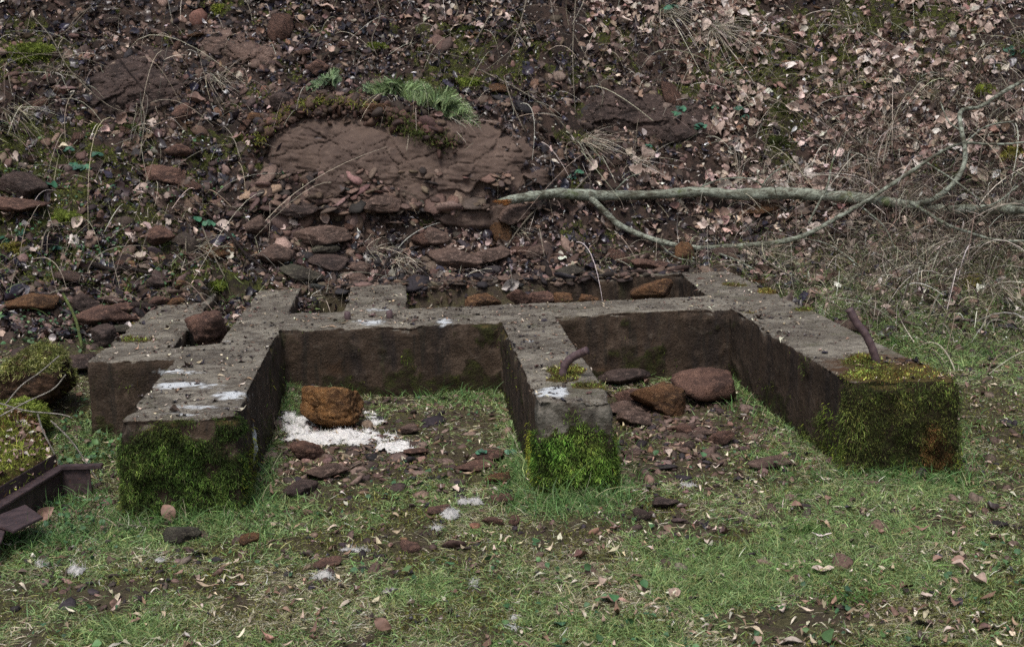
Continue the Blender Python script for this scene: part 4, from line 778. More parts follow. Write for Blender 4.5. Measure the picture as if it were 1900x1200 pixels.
# white down
def down(name, spots, seed, label):
    rng = np.random.default_rng(seed); c4 = np.array([atz(cx+i*rx*1.5, cy+j*ry*1.5, .0) for (cx, cy, rx, ry, m) in spots for i in (-1, 1) for j in (-1, 1)])
    st = .0045; U, V_ = np.meshgrid(np.arange(c4[:, 0].min(), c4[:, 0].max(), st), np.arange(c4[:, 1].min(), c4[:, 1].max(), st)); P = np.stack([U, V_, tz(U, V_)], -1); sh = U.shape; P = P.reshape(-1, 3); a, b, _ = proj(P)
    f = np.max([1-((a-cx)/rx)**2-((b-cy)/ry)**2 for (cx, cy, rx, ry, m) in spots], 0); thin = seed > 33; f = np.clip(f, -2, .7)-(.35 if thin else .15)+(1.1 if thin else 1.3)*fbm(P, 9, 3, seed)+.7*fbm(P, 32, 3, seed+4)
    P[:, 2] += -.006+.026*sm(0, .9, f)*(.6+.8*np.abs(fbm(P, 16, 2, seed+2)))+.002*fbm(P, 70, 2, seed+3)+.010*sm(-.05, .1, f)
    i0 = (np.arange(sh[0]-1)[:, None]*sh[1]+np.arange(sh[1]-1)[None]).ravel(); Fq = np.stack([i0, i0+1, i0+sh[1]+1, i0+sh[1]], -1); Fq = Fq[f[Fq].min(1) > 0]
    if len(Fq) < 4: return
    used = np.unique(Fq); mp = -np.ones(len(P), int); mp[used] = np.arange(len(used)); W = P[used]; Fq = mp[Fq]; fu = f[used]; n = int(len(W)*(1.6 if thin else .8)); k = rng.integers(0, len(W), n); Q = W[k]+rng.normal(0, .003, (n, 3))
    D = norm(np.c_[rng.normal(0, 1, (n, 2)), rng.normal(.25, .4, n)]); kc = .66 if thin else .98; C = pick(rng, n, [(.76, .74, .71), (.84, .83, .82), (.62, .57, .52)], [3, 3, 1], .12)*kc
    v, fb_, c = blades(Q, D, rng.normal(0, .8, (n, 3)), .008*rng.uniform(.4, 1.7, n), .0016*rng.uniform(.6, 1.4, n), C, rng, 2, .8); ctr = W.mean(0)
    o = mesh_np(name, np.concatenate([W, v]), [np.concatenate([Fq, fb_+len(W)])], DOWNM, np.concatenate([np.ones((len(W), 3))*kc*np.array([.74, .72, .69])*(.82+.18*sm(0, .5, fu))[:, None], c]), smooth=True); tag(o, label, 'down feathers'); reloc(o, ctr); return o
down('down_clump', [(560, 800, 40, 22, 7600), (600, 815, 60, 12, 5000), (535, 790, 18, 22, 3000), (640, 808, 30, 8, 2000)], 31, 'thick white down heaped in front of the orange boulder')
down('down_clump', [(700, 812, 60, 10, 6000), (745, 832, 45, 9, 4200), (660, 820, 30, 8, 1500)], 32, 'flat white down spread right of the orange boulder')
down('down_clump', [(690, 772, 18, 8, 1500), (700, 785, 26, 6, 700)], 33, 'small white down patch behind the right side of the orange boulder')
down('down_clump', [(838, 958, 22, 8, 1300)], 34, 'white down tuft beside a brown stone before the middle arm')
down('down_clump', [(808, 980, 16, 6, 500)], 35, 'small white down tuft lying left of the brighter one in the lawn')
down('down_clump', [(955, 1158, 11, 18, 900)], 36, 'white fluffy feather standing at the bottom of the lawn')
down('down_clump', [(880, 1085, 13, 8, 200)], 37, 'little white feather tuft in the middle of the near lawn')
down('down_clump', [(665, 1022, 45, 5, 300)], 38, 'thin grey white down streak left of the split stone')
down('down_clump', [(300, 1040, 18, 8, 500)], 39, 'grey white down tuft in the grass before the left arm')
down('down_clump', [(80, 1050, 16, 8, 300), (104, 1056, 18, 8, 300), (140, 1062, 20, 8, 360)], 43, 'grey white down strewn in the near grass at the far left')
down('down_clump', [(870, 936, 26, 4, 140)], 40, 'faint down streak above the white tuft near the middle arm')
down('down_clump', [(600, 1076, 26, 4, 90)], 41, 'faint down streak in the near lawn left of centre')
down('down_clump', [(1280, 905, 22, 8, 120)], 42, 'faint grey down on bare ground before the right bay')

# ------------------------------------------------------------------ stems, twigs, dry grass
def stemset(name, n, dens, seed, Lm, pal, wts, wd, droop=(0, -.5, .1), up=.8, segs=6, spread=.5):
    rng = np.random.default_rng(seed); P = on_bank(n, dens, seed); n = len(P); Nn = tn(P[:, 0], P[:, 1], .1)
    D = norm(Nn*up+rng.normal(0, spread, (n, 3))+np.array([0, 0, .25])); B = np.array(droop)+rng.normal(0, .3, (n, 3)); L = Lm*np.exp(rng.normal(0, .45, n))
    v, f, c = blades(P, D, B, L, wd*rng.uniform(.6, 1.5, n), pick(rng, n, pal, wts, .25), rng, segs, .7); tag(mesh_np(name, v, f, STEMM, c), kind='stuff')
STR = [(.38, .335, .26), (.26, .215, .165), (.54, .50, .41), (.11, .085, .07)]
stemset('bare_stems', 2000, lambda a, b, P: (.35+.5*bl(a, b, 150, 200, 260, 200)+.5*bl(a, b, 950, 120, 200, 120))*(b < 560)*(1-.7*bl(a, b, 742, 310, 260, 90)), 51, .30, STR, [3, 3, 2, 1], .0036, (0, -.35, -.75), 1.0, 8, .7)
stemset('bare_stems', 6500, lambda a, b, P: (1.0*sm(1150, 1600, a)*sm(620, 480, b)*(.45+.6*bl(a, b, 1650, 360, 260, 190))+.9*bl(a, b, 1300, 80, 140, 90)+.5*bl(a, b, 1850, 480, 150, 110))*np.clip(.6+1.8*fbm(P, 2.5, 2, 151), .05, 2), 52, .20, STR, [3, 3, 2, 2], .0036, (0, -.25, -.55), 1.0, 6, .6)
stemset('arching_stems', 1300, lambda a, b, P: (sm(1430, 1800, a)*bl(a, b, 1800, 430, 300, 150)+.5*bl(a, b, 1620, 300, 200, 120))*np.clip(.8+1.8*fbm(P, 2, 2, 157), .1, 2), 57, .40, [(.17, .13, .10), (.34, .30, .24), (.05, .036, .032), (.50, .46, .40)], [3, 1.5, 5, 1.5], .0058, (-.1, -.2, -.75), 1.0, 9, .65)
stemset('bank_sedge', 1500, lambda a, b, P: (.9*bl(a, b, 470, 545, 90, 22)+.5*bl(a, b, 200, 470, 200, 80)+.4*bl(a, b, 1250, 505, 120, 18)+.3*bl(a, b, 40, 300, 80, 120))*np.clip(.6+1.5*fbm(P, 4, 2, 158), 0, 2), 58, .07, [(.12, .19, .06), (.19, .25, .09), (.36, .33, .22)], [3, 2, 2], .0034, (0, -.3, -.4), 1.0, 4, .6)
stemset('dry_grass_mat', 16000, lambda a, b, P: (sm(1180, 1450, a)*sm(410, 500, b)*sm(680, 600, b)+.5*bl(a, b, 1800, 400, 180, 150)+.15*bl(a, b, 1150, 480, 160, 30))*np.clip(.8+1.5*fbm(P, 4, 2, 152), .1, 2), 53, .075, [(.27, .25, .17), (.44, .41, .31), (.13, .17, .06), (.11, .17, .055)], [3, 2, 3, 3], .0032, (0, -.3, -.4), .8, 4, .9)
stemset('bank_moss', 110000, lambda a, b, P: mossf(a, b, P)*(b < 640), 54, .012, [(.11, .13, .025), (.18, .20, .04), (.06, .065, .02), (.24, .25, .06)], [3, 2, 2, 1.2], .0058, (0, 0, -.2), 1.0, 1, .8)
def grass_tuft(px, py, n, L, label, seed, fall=(0, -.3, -.7), pal=STR, wts=(3, 1, 3, .3), dirn=(0, -.3, .5), sp=.4, rad=.035, name='dry_grass_tuft', wd=.0042, cat='grass tuft'):
    rng = np.random.default_rng(seed); g = h1(px, py); P = g+rng.normal(0, rad, (n, 3))*np.array([1.3, .4, .6]); P[:, 2] = np.minimum(P[:, 2], tz(P[:, 0], P[:, 1])+.01)
    D = norm(np.array(dirn)+rng.normal(0, sp, (n, 3))); B = np.array(fall)*rng.uniform(.6, 1.5, (n, 1))+rng.normal(0, .2, (n, 3))
    v, f, c = blades(P-g, D, B, L*np.exp(rng.normal(0, .3, n)), wd*rng.uniform(.6, 1.3, n), pick(rng, n, pal, wts, .18), rng, 8, .8)
    o = mesh_np(name, v, f, STEMM, c); o.location = [float(q) for q in g]; tag(o, label, cat); return o
TUF = [(400, 150, 110, .20, 'pale dry grass tuft hanging down the bank above the small yellow brown stone', (.45, -.3, -.7)), (30, 215, 120, .24, 'dry grass tuft at the far left edge of the bank', (.5, -.3, -.7)), (100, 135, 60, .16, 'thin dry grass tuft in the upper left moss', (.3, -.3, -.5)),
       (690, 470, 90, .16, 'straw coloured tuft above the two squared blocks', (.4, -.4, -.5)), (745, 490, 120, .17, 'straw coloured tuft hanging over the rear pit', (.35, -.5, -.7)), (1090, 270, 130, .26, 'large dry grass tuft right of the rock face', (.5, -.3, -.6)),
       (1180, 300, 60, .18, 'thin dry tuft among leaves above the branch', (.3, -.3, -.5)), (840, 225, 70, .12, 'small green and straw tuft below the fern', (.35, -.4, -.8)), (1330, 60, 180, .3, 'wide dry grass clump high on the bank right of centre', (.4, -.3, -.8)), (1240, 30, 150, .28, 'dry grass clump at the top of the bank right of centre', (.3, -.3, -.8)),
       (1640, 250, 80, .22, 'upright dry grass tuft near the curved limb', (.1, -.3, -.3)), (1680, 380, 110, .25, 'dry stems behind the main branch on the right', (.1, -.3, -.4)), (1860, 420, 130, .25, 'dense dry stems at the right edge of the bank', (.1, -.3, -.5)), (1740, 460, 120, .2, 'dry tuft below the branch on the right', (.1, -.4, -.5)),
       (1850, 540, 120, .18, 'dry grass tuft where the bank meets the lawn on the right', (-.2, -.4, -.5)), (960, 430, 60, .14, 'thin stems under the broken end of the branch', (.2, -.4, -.4)), (265, 250, 50, .2, 'few long dry stalks left of the rock face', (.3, -.3, -.4)), (360, 460, 70, .15, 'tangle of dry stalks above the left slab', (.2, -.4, -.2)), (600, 555, 60, .10, 'wiry dead stalks in the small rear pit', (.1, -.2, -.1)),
       (240, 985, 40, .10, 'bleached grass blades at the foot of the left arm', (-.3, -.3, -.5)), (890, 700, 30, .15, 'arching dead grass in the corner of the left bay', (-.5, -.1, -.5)), (1420, 470, 90, .13, 'dry grass under the lower limb of the branch', (.3, -.4, -.5)), (1560, 480, 90, .13, 'dry grass on the gentle slope right of the foundation', (.3, -.4, -.5)), (1470, 330, 70, .2, 'dry stalks among leaves above the branch', (.2, -.3, -.5)), (40, 745, 40, .2, 'white dead stalks over the low mossy stone', (.5, -.2, .1))]
for i, (a, b, n_, L_, lb, fl) in enumerate(TUF): grass_tuft(a, b, n_, L_, lb, 1000+i, fl)
# green tufts
for i, (a, b, lb) in enumerate([(1660, 640, 'fresh green grass tuft beside the right arm'), (1830, 660, 'fresh green tuft in the grass right of the foundation'), (430, 560, 'yellow green tuft behind the wedged boulder'), (1500, 990, 'low green tuft in the lawn before the right arm'), (1560, 1120, 'dark green rosette tuft in the near lawn')]):
    grass_tuft(a, b, 90, .09, lb, 1100+i, (0, -.2, -.5), [(.07, .15, .04), (.11, .19, .05)], (1, 1), (0, 0, 1), .5, .04, 'green_grass_tuft', .004)
def stick(pts, r0, r1, label, seed, mat, off=.05, cat='twig', name='twig', zs=None, sides=7):
    rng = np.random.default_rng(seed); pts = np.array(pts, float); q = spline(pts, 7); W_ = hit(q[:, 0], q[:, 1]); yy = W_[:, 1]; K = 3; yp = np.pad(yy, K, mode='edge'); yy = np.array([yp[i:i+2*K+1].min() for i in range(len(yy))])
    yp = np.pad(yy, K, mode='edge'); yy = np.array([yp[i:i+2*K+1].mean() for i in range(len(yy))])-off
    Wp = aty(q[:, 0], q[:, 1], yy); v, f, ft = tube(Wp, np.linspace(r0, r1, len(Wp))*(1+rng.normal(0, .06, len(Wp))), sides, .05, rng); o = mesh_np(name, v, [f, ft], mat, smooth=True); tag(o, label, cat); reloc(o, Wp[0]); return o
t = NT('grey_bark'); p = t.coord(); n_ = t.noise(t.mapp(p, (.5, 1, 1)), 14, 6, .65); n2_ = t.noise(t.mapp(p, (.35, 1, 1)), 80, 5, .7)
c = t.mix(t.mr(n_, .36, .62), (.085, .085, .058), (.33, .36, .29)); c = t.mix(t.mr(n2_, .46, .62, 0, .9), c, (.05, .042, .03)); c = t.mix(t.mr(t.noise(p, 5, 4), .58, .7, 0, .8), c, (.07, .095, .025)); BARK = t.fin(c, .8, .25, t.bump(n2_, .7, .006))
TWL = m_rock('pale_twig', (.34, .29, .22), (.22, .18, .13), (.42, .38, .3), sc=4); TWD = m_rock('dark_twig', (.05, .035, .03), (.03, .022, .02), (.09, .065, .05), sc=4); TWG = m_rock('green_stem', (.17, .22, .06), (.12, .16, .05), (.22, .25, .1), sc=4); TWW = m_rock('white_stalk', (.6, .55, .48), (.45, .4, .33), (.66, .62, .55), sc=4)
STK = [([(925, -10), (900, 45), (880, 78), (862, 103)], .006, .003, 'pale twig slanting down from the top of the bank', TWL), ([(978, -5), (965, 45), (948, 95), (938, 118)], .006, .003, 'pale twig right of the slanting one at the top of the bank', TWL), ([(975, 68), (935, 105), (897, 133)], .005, .003, 'short grey twig crossing two pale twigs', TWL),
       ([(1068, 0), (1063, 80), (1064, 150), (1068, 215)], .005, .003, 'thin upright stem left of the dark ledge', TWL), ([(890, 130), (960, 165), (1020, 205), (1060, 250), (1095, 290)], .006, .003, 'long dry stem curving down right above the rock face', TWL), ([(935, 142), (948, 185), (960, 215), (975, 245)], .005, .003, 'dry stem drooping beside the fern', TWL), ([(700, 0), (705, 30), (690, 75), (700, 105)], .005, .003, 'short stem at the top centre of the bank', TWL),
       ([(845, 0), (850, 20), (845, 30)], .005, .004, 'stub of a pale stem at the top edge', TWL), ([(30, 60), (110, 65), (170, 10)], .005, .003, 'dry stem arching across the upper left moss', TWL), ([(0, 97), (90, 102), (160, 110), (245, 145)], .005, .002, 'nearly level dry stem in the upper left', TWL), ([(60, 30), (95, 70), (130, 130), (200, 195), (265, 215)], .005, .003, 'long dry bramble stem down the upper left bank', TWL),
       ([(190, 65), (230, 120), (262, 160), (300, 205)], .005, .003, 'dark bramble stem crossing the dark rounded rock', TWD), ([(75, 470), (85, 430), (110, 415), (160, 410)], .005, .003, 'pale stalk arching over green herbs at the left', TWL), ([(262, 190), (268, 225), (258, 300)], .006, .004, 'upright pale stalk among the dark leaves at the left', TWL), ([(240, 240), (262, 200), (245, 265)], .004, .003, 'thin stalk beside the upright pale one', TWL),
       ([(1095, 322), (1055, 362), (1020, 368), (985, 398), (955, 435), (938, 462)], .008, .004, 'grey twig in front of the broken end of the branch', TWL), ([(1010, 490), (1020, 510), (1028, 545)], .028, .016, 'black rotten stick leaning into the rear pit', TWD), ([(668, 545), (700, 512), (722, 480), (735, 470)], .009, .006, 'dark straight stick above the centre pier', TWD), ([(165, 487), (205, 500), (235, 497), (275, 506)], .018, .012, 'dark curved root on the mossy slope', TWD),
       ([(375, 405), (425, 435), (455, 470), (492, 500)], .012, .008, 'brown bent twig across the upright slabs', TWD), ([(117, 545), (140, 592), (153, 648)], .010, .009, 'light green stem standing left of the slab', TWG), ([(330, 500), (385, 470), (430, 450)], .006, .004, 'straight pale straw above the slot', TWL), ([(375, 420), (395, 470), (420, 520)], .005, .004, 'pale straw crossing another above the slot', TWL), ([(345, 440), (350, 470), (400, 440)], .005, .004, 'bent straw left of the upright slabs', TWL),
       ([(1380, 455), (1430, 490), (1490, 525), (1572, 580)], .007, .004, 'long thin grey twig reaching down to the right rod', TWL), ([(1290, 512), (1350, 524), (1405, 527)], .006, .004, 'thin brown twig lying on the rear corner of the slab', TWD), ([(1475, 530), (1520, 528), (1600, 520)], .006, .004, 'dark twig lying in the grass behind the right arm', TWD), ([(1455, 298), (1465, 330), (1475, 352)], .006, .005, 'short white stem above the branch', TWL), ([(1390, 320), (1430, 338), (1470, 352)], .005, .004, 'thin stem slanting to the branch', TWL),
       ([(1115, 205), (1115, 160), (1063, 60)], .004, .003, 'fine stem at the left of the dark ledge', TWL), ([(1395, 40), (1390, 90), (1380, 120)], .006, .004, 'pale stem at the top of the leafy bank', TWL), ([(1850, 0), (1885, 60), (1892, 100)], .006, .004, 'grey stem in the upper right corner', TWL), ([(1845, 195), (1825, 260), (1815, 310)], .007, .005, 'pale straight stem under the curved limb', TWL), ([(1650, 230), (1640, 300), (1660, 240)], .005, .004, 'split dry stem left of the curved limb', TWL),
       ([(1665, 690), (1700, 660), (1660, 700)], .001, .001, '', TWL)]
for i, (pp, r0, r1, lb, mt) in enumerate(STK):
    if lb: stick(pp, r0, r1, lb, 1200+i, mt)
for i, (pp, dz, lb) in enumerate([([(70, 768), (80, 800), (100, 840), (114, 880)], .4, 'white bent stalk hanging over the rusty beam'), ([(94, 780), (130, 815), (158, 855), (192, 908)], .4, 'longer white stalk right of the bent one over the rusty beam'), ([(0, 772), (50, 745), (98, 722), (122, 695)], .5, 'cream stalk angled up in front of the large mossy boulder'), ([(0, 748), (50, 762), (110, 768), (135, 775)], .45, 'level cream stalk in front of the large mossy boulder'), ([(10, 750), (40, 715), (75, 690), (110, 660)], .5, 'thin straw leaning on the large mossy boulder')]):
    q = spline(np.array(pp, float), 6); W_ = aty(q[:, 0], q[:, 1], np.full(len(q), 5.75+.12*i)); v, f, ft = tube(W_, np.linspace(.0042, .0032, len(W_)), 6); o = mesh_np('dead_stalk', v, [f, ft], TWW, smooth=True); tag(o, lb, 'stalk'); reloc(o, W_[0])

# ------------------------------------------------------------------ the fallen branch
fb = empty('fallen_branch'); tag(fb, 'long grey green fallen branch with forked limbs lying across the bank', 'branch')
mainp = np.array([(925, 374, 5), (945, 371, 10), (980, 366, 12), (1030, 359, 11.5), (1085, 362, 14), (1120, 363, 12), (1200, 362, 11.5), (1300, 356, 12), (1360, 361, 12), (1430, 359, 14), (1500, 361, 13), (1600, 369, 12.5), (1700, 383, 11.5), (1760, 390, 12), (1820, 388, 11), (1900, 390, 9.5), (2000, 384, 9), (2150, 380, 8)])
_hx = np.linspace(930, 1900, 40); _hy = hit(_hx, np.interp(_hx, mainp[:, 0], mainp[:, 1]))[:, 1]; _pf = np.polyfit(_hx, _hy, 2); _mn = np.min(_hy-np.polyval(_pf, _hx))
def ybr(px): return np.polyval(_pf, px)+np.maximum(_mn, -.12)-.10
def limb(pts, name, seed, off=0, label=None, jit=.05):
    rng = np.random.default_rng(seed); pts = np.array(pts, float); q = spline(pts, 8); yy = ybr(np.clip(q[:, 0], 900, 2000))+off
    # keep limbs in front of the bank
    yh = hit(np.clip(q[:, 0], 0, 1900), np.clip(q[:, 1], 2, 1100))[:, 1]; w_ = np.linspace(0, 1, len(q))**.35; yp_ = np.pad(yh, 8, mode='edge'); yl = np.array([yp_[i:i+17].min() for i in range(len(yh))])-.22; yy = yy*(1-w_)+np.where(name == 'trunk', yy, yl)*w_ if name != 'trunk' else yy
    K = 4; yp = np.pad(yy, K, mode='edge'); yy = np.array([yp[i:i+2*K+1].mean() for i in range(len(yy))])
    W_ = aty(q[:, 0], q[:, 1], yy); rr = np.maximum(q[:, 2]*.76, 1.1)/F*np.linalg.norm(W_-CP, axis=1); rr = rr*(1+.16*np.maximum(0, fbm(np.c_[np.arange(len(rr))*.35, np.zeros(len(rr))], 1, 2, seed))+.05*np.sin(np.arange(len(rr))*.9+seed)+rng.normal(0, .02, len(rr)))
    v, f, ft = tube(W_, rr, 14 if q[:, 2].max() > 6 else 8, .03, rng); n_ = fbm(v, 12, 3, seed); v = v+norm(v-v.mean(0))*0+np.c_[np.zeros(len(v)), np.zeros(len(v)), n_*.004]
    o = mesh_np(name, v, [f, ft], BARK, smooth=True, parent=fb)
    if label: o['label'] = label
    return o
limb(mainp, 'trunk', 61)
limb([(1700, 380, 7), (1735, 368, 6.5), (1765, 345, 6), (1785, 315, 5.5), (1791, 285, 5.2), (1784, 240, 5), (1783, 207, 4.5), (1820, 197, 4), (1860, 172, 4), (1905, 148, 3.5), (1980, 118, 3)], 'limb', 62, label='upper limb curving up to the right edge')
limb([(1095, 366, 8), (1120, 390, 7), (1150, 418, 7), (1200, 440, 6.5), (1250, 454, 6.5), (1300, 460, 6), (1380, 456, 6), (1450, 448, 6), (1500, 434, 5.5), (1560, 400, 5), (1605, 375, 4.5), (1650, 345, 4.5), (1700, 312, 4), (1750, 280, 3.5), (1790, 266, 3), (1850, 268, 2.5), (1930, 262, 2)], 'limb', 63, label='lower limb sagging below the trunk')
limb([(1690, 376, 5), (1725, 398, 4), (1760, 418, 3.8), (1800, 432, 3.5), (1850, 445, 3), (1930, 448, 2.5)], 'limb', 64)
limb([(1850, 392, 6), (1880, 380, 6), (1920, 372, 6), (1990, 365, 5)], 'limb', 65)
for i_, tw in enumerate([[(1290, 352, 2.2), (1330, 335, 1.8), (1380, 330, 1.5), (1420, 345, 1.2)], [(1410, 352, 2), (1430, 325, 1.6), (1470, 300, 1.3)], [(1600, 385, 2), (1640, 420, 1.6), (1660, 460, 1.3)], [(1480, 440, 2), (1540, 455, 1.6), (1590, 490, 1.3)], [(1785, 245, 2), (1760, 225, 1.5), (1745, 190, 1.2)], [(1790, 265, 2), (1830, 235, 1.6), (1880, 225, 1.3)], [(1815, 388, 3), (1850, 375, 2.4), (1890, 345, 2)], [(1215, 442, 2), (1250, 475, 1.5), (1290, 486, 1.2)], [(1140, 356, 2), (1165, 330, 1.5), (1190, 322, 1.2)]]): limb(tw, 'twig', 600+i_)
limb([(1562, 258, 1.6), (1545, 300, 2), (1535, 345, 2.5), (1515, 385, 2.5), (1500, 415, 2.5)], 'twig', 66)
limb([(1300, 458, 2.5), (1360, 480, 2), (1400, 500, 1.6)], 'twig', 67)
limb([(1720, 303, 2.5), (1770, 335, 2), (1830, 380, 1.5)], 'twig', 68)
q = aty(938, 374, float(ybr(938))-.01); BRK = m_rock('broken_wood', (.42, .16, .045), (.25, .09, .03), (.55, .28, .1), sc=5)
spl = [stone(1300+i, 2, 8, 20, .1, (.035+.01*i, .008, .006), 0) for i in range(4)]; Vb = np.concatenate([s_[0]+np.array([-.012*i, -.035, -.018+.010*i]) for i, s_ in enumerate(spl)]); Fb = np.concatenate([s_[1]+i*len(spl[0][0]) for i, s_ in enumerate(spl)])
mesh_np('broken_end', Vb+q, Fb, BRK, parent=fb)

# ------------------------------------------------------------------ fern, brambles, moss cushions
def fern(px, py, n, L, label, seed, az=(-1.2, 1.2), pal=((.19, .27, .11), (.27, .36, .17), (.13, .19, .08))):
    rng = np.random.default_rng(seed); g = h1(px, py); root = empty('fern', [float(q) for q in g]); tag(root, label, 'fern')
    for k in range(n):
        a_ = rng.uniform(*az); Lk = L*rng.uniform(.7, 1.15); t_ = np.linspace(0, 1, 22); d = norm(np.array([1.1*math.sin(a_), -.45, .15+.55*math.cos(a_)])); p_ = d*Lk*t_[:, None]+np.array([0, -.1, -.55])*Lk*(t_**2)[:, None]
        T = norm(np.gradient(p_, axis=0)); sd_ = norm(np.cross(T, np.array([rng.normal(0, .2), -1., .45]))); P, D, Ls = [], [], []
        for s_ in (-1, 1):
            for i in range(2, 22):
                wd = .38*Lk*math.sin(math.pi*min(1, t_[i]*.9+.08))**.8*(1-t_[i]*.35); ax = norm(s_*sd_[i]+.45*T[i]); m = 7
                for j in range(m):
                    for s2 in (-1, 1):
                        P.append(p_[i]+ax*wd*(j/m)); D.append(norm(ax*.6+s2*T[i]*.9)); Ls.append(.30*wd*(1-j/m*.75))
                P.append(p_[i]); D.append(ax); Ls.append(wd)
        P, D, Ls = map(np.array, (P, D, Ls)); nn = len(P); C = pick(rng, nn, pal, [3, 2, 2], .12)*rng.uniform(.8, 1.2)
        v, f, c = blades(P, D, np.tile([0, 0, -.2], (nn, 1)), Ls, np.maximum(Ls*.22, .0020), C, rng, 1, .8); v2, f2, _ = tube(p_, np.linspace(.0025, .001, 22), 4, cap=False); c2 = np.ones((len(v2), 3))*.1
        mesh_np('frond', np.concatenate([v, v2]), np.concatenate([f, f2+len(v)]), GRASSM, np.concatenate([c, c2]), parent=root)
fern(735, 178, 9, .36, 'green fern spreading right over the top of the rock face', 71, (-.6, 1.5)); fern(800, 205, 9, .36, 'lower green fern hanging down beside the mossy soil', 72, (.1, 1.5)); fern(610, 160, 9, .24, 'pale green ferny plant above the left of the rock face', 73, (-1.3, 1.3), ((.24, .34, .18), (.17, .26, .12), (.3, .4, .24)))
fern(690, 172, 6, .18, 'small pale fern between the two larger ones', 74, (-1.3, 1.3), ((.24, .34, .18), (.17, .26, .12), (.3, .4, .24)))
def bramble(px, py, n, s, label, seed, sp=.07, pal=((.045, .13, .08), (.07, .17, .10), (.035, .095, .065))):
    rng = np.random.default_rng(seed); g = h1(px, py); root = empty('bramble', [float(q) for q in g]); tag(root, label, 'bramble'); P, N_ = [], []; sv = []
    for k in range(n):
        e = np.array([rng.normal(0, sp), -abs(rng.normal(.04, .02)), rng.normal(0, sp*.6)]); z_ = np.array([0, 0, -.01]); sv.append(tube(spline([z_, (z_+e)/2+np.array([0, -.015, .02]), e], 3), .0015, 4, cap=False))
        for j in (-1, 0, 1): P.append(e+np.array([j*s*.42, -.005, -abs(j)*s*.1+.0])); N_.append(norm(np.array([j*.25, -.7, .8])+rng.normal(0, .25, 3)))
    P = np.array(P); N_ = np.array(N_); m = len(P); v, f, c = scatter([(V*np.array([1.15, 1, .5]), f_) for V, f_ in LV[:6]], P, frames(N_, rng, .1), np.ones((m, 3))*s*rng.uniform(.8, 1.1, (m, 1)), pick(rng, m, pal, [3, 2, 2], .15), rng)
    mesh_np('leaf', v, f, GRASSM, c, smooth=True, parent=root); V2, F2, C2 = merge([(a_, b_, np.array([.06, .07, .03])) for a_, b_, _ in sv]); mesh_np('stem', V2, F2, STEMM, C2, parent=root)
for i, (a, b, n_, s_, lb) in enumerate([(105, 340, 2, .07, 'bramble sprig left of the orange brown stone'), (165, 300, 3, .06, 'bramble leaves in the middle of the left bank'), (285, 330, 3, .06, 'bramble leaves just above the orange brown stone'), (250, 345, 2, .055, 'small bramble sprig beside the orange brown stone'), (8, 435, 3, .085, 'bright green bramble at the far left edge'), (75, 455, 2, .05, 'small bramble sprig below the far left stones'),
        (370, 410, 3, .06, 'bramble leaves above the tangle of stalks'), (1220, 20, 3, .08, 'large leaved bramble high on the bank right of centre'), (1235, 205, 2, .06, 'bramble sprig hanging over the dark ledge'), (1300, 240, 3, .06, 'bramble leaves at the right end of the dark ledge'), (1385, 215, 3, .065, 'dark bramble leaves among the litter right of the ledge'), (1205, 285, 2, .05, 'bramble sprig above the branch near the large tuft'), (1060, 325, 3, .05, 'dark bramble leaves inside the large dry tuft'),
        (1340, 200, 2, .045, 'tiny bramble sprig between ledge and leaf litter'), (1880, 90, 3, .07, 'dark bramble leaves near the upper right corner'), (905, 850, 3, .035, 'green herb beside the left face of the middle arm'), (160, 280, 2, .05, 'upper bramble sprig in the left bank'), (430, 432, 1, .045, 'single bramble sprig near the pointed slab')]):
    bramble(a, b, n_, s_, lb, 1400+i)
def cushion(px, py, w_, h_, label, seed, pal, name='moss_cushion'):
    rng = np.random.default_rng(seed); g = h1(px, py+h_*.2); d_ = np.linalg.norm(g-CP); rx, rz = w_/F*d_/2, h_/F*d_/2; V, f_ = stone(seed, 4, 12, 5, .16, (rx, rx*.6, rz), .22); root = empty(name, [float(q) for q in g]); tag(root, label, 'moss')
    mesh_np('cushion', V*.93, f_, MOSSM, np.ones((len(V), 3))*np.array(pal[0])*.6, smooth=True, parent=root); n = int(2600*max(1, rx*rz/.006)**.8); n = min(n, 9000); k = rng.integers(0, len(V), n); N_ = norm(V[k]/np.array([rx, rx*.6, rz])**2)
    P = V[k]*rng.uniform(.92, 1.02, (n, 1))+rng.normal(0, .005, (n, 3)); v, f, c = blades(P, norm(N_+rng.normal(0, .5, (n, 3))), np.tile([0, 0, -.35], (n, 1)), .014*rng.uniform(.5, 1.3, n), .0048*rng.uniform(.7, 1.3, n), pick(rng, n, pal, [1]*len(pal), .25)*np.exp(.8*fbm(P, 18, 2, seed))[:, None], rng, 1, .7)
    o = mesh_np('moss_shoots', v, f, MOSSM, c, parent=root); o['kind'] = 'stuff'
GRN = [(.14, .18, .03), (.085, .115, .02), (.20, .24, .05)]; YEL = [(.24, .28, .045), (.15, .19, .03), (.32, .35, .07)]; DRK = [(.05, .068, .016), (.08, .095, .022), (.035, .042, .012)]; OCH = [(.19, .165, .035), (.11, .11, .025), (.24, .22, .05)]
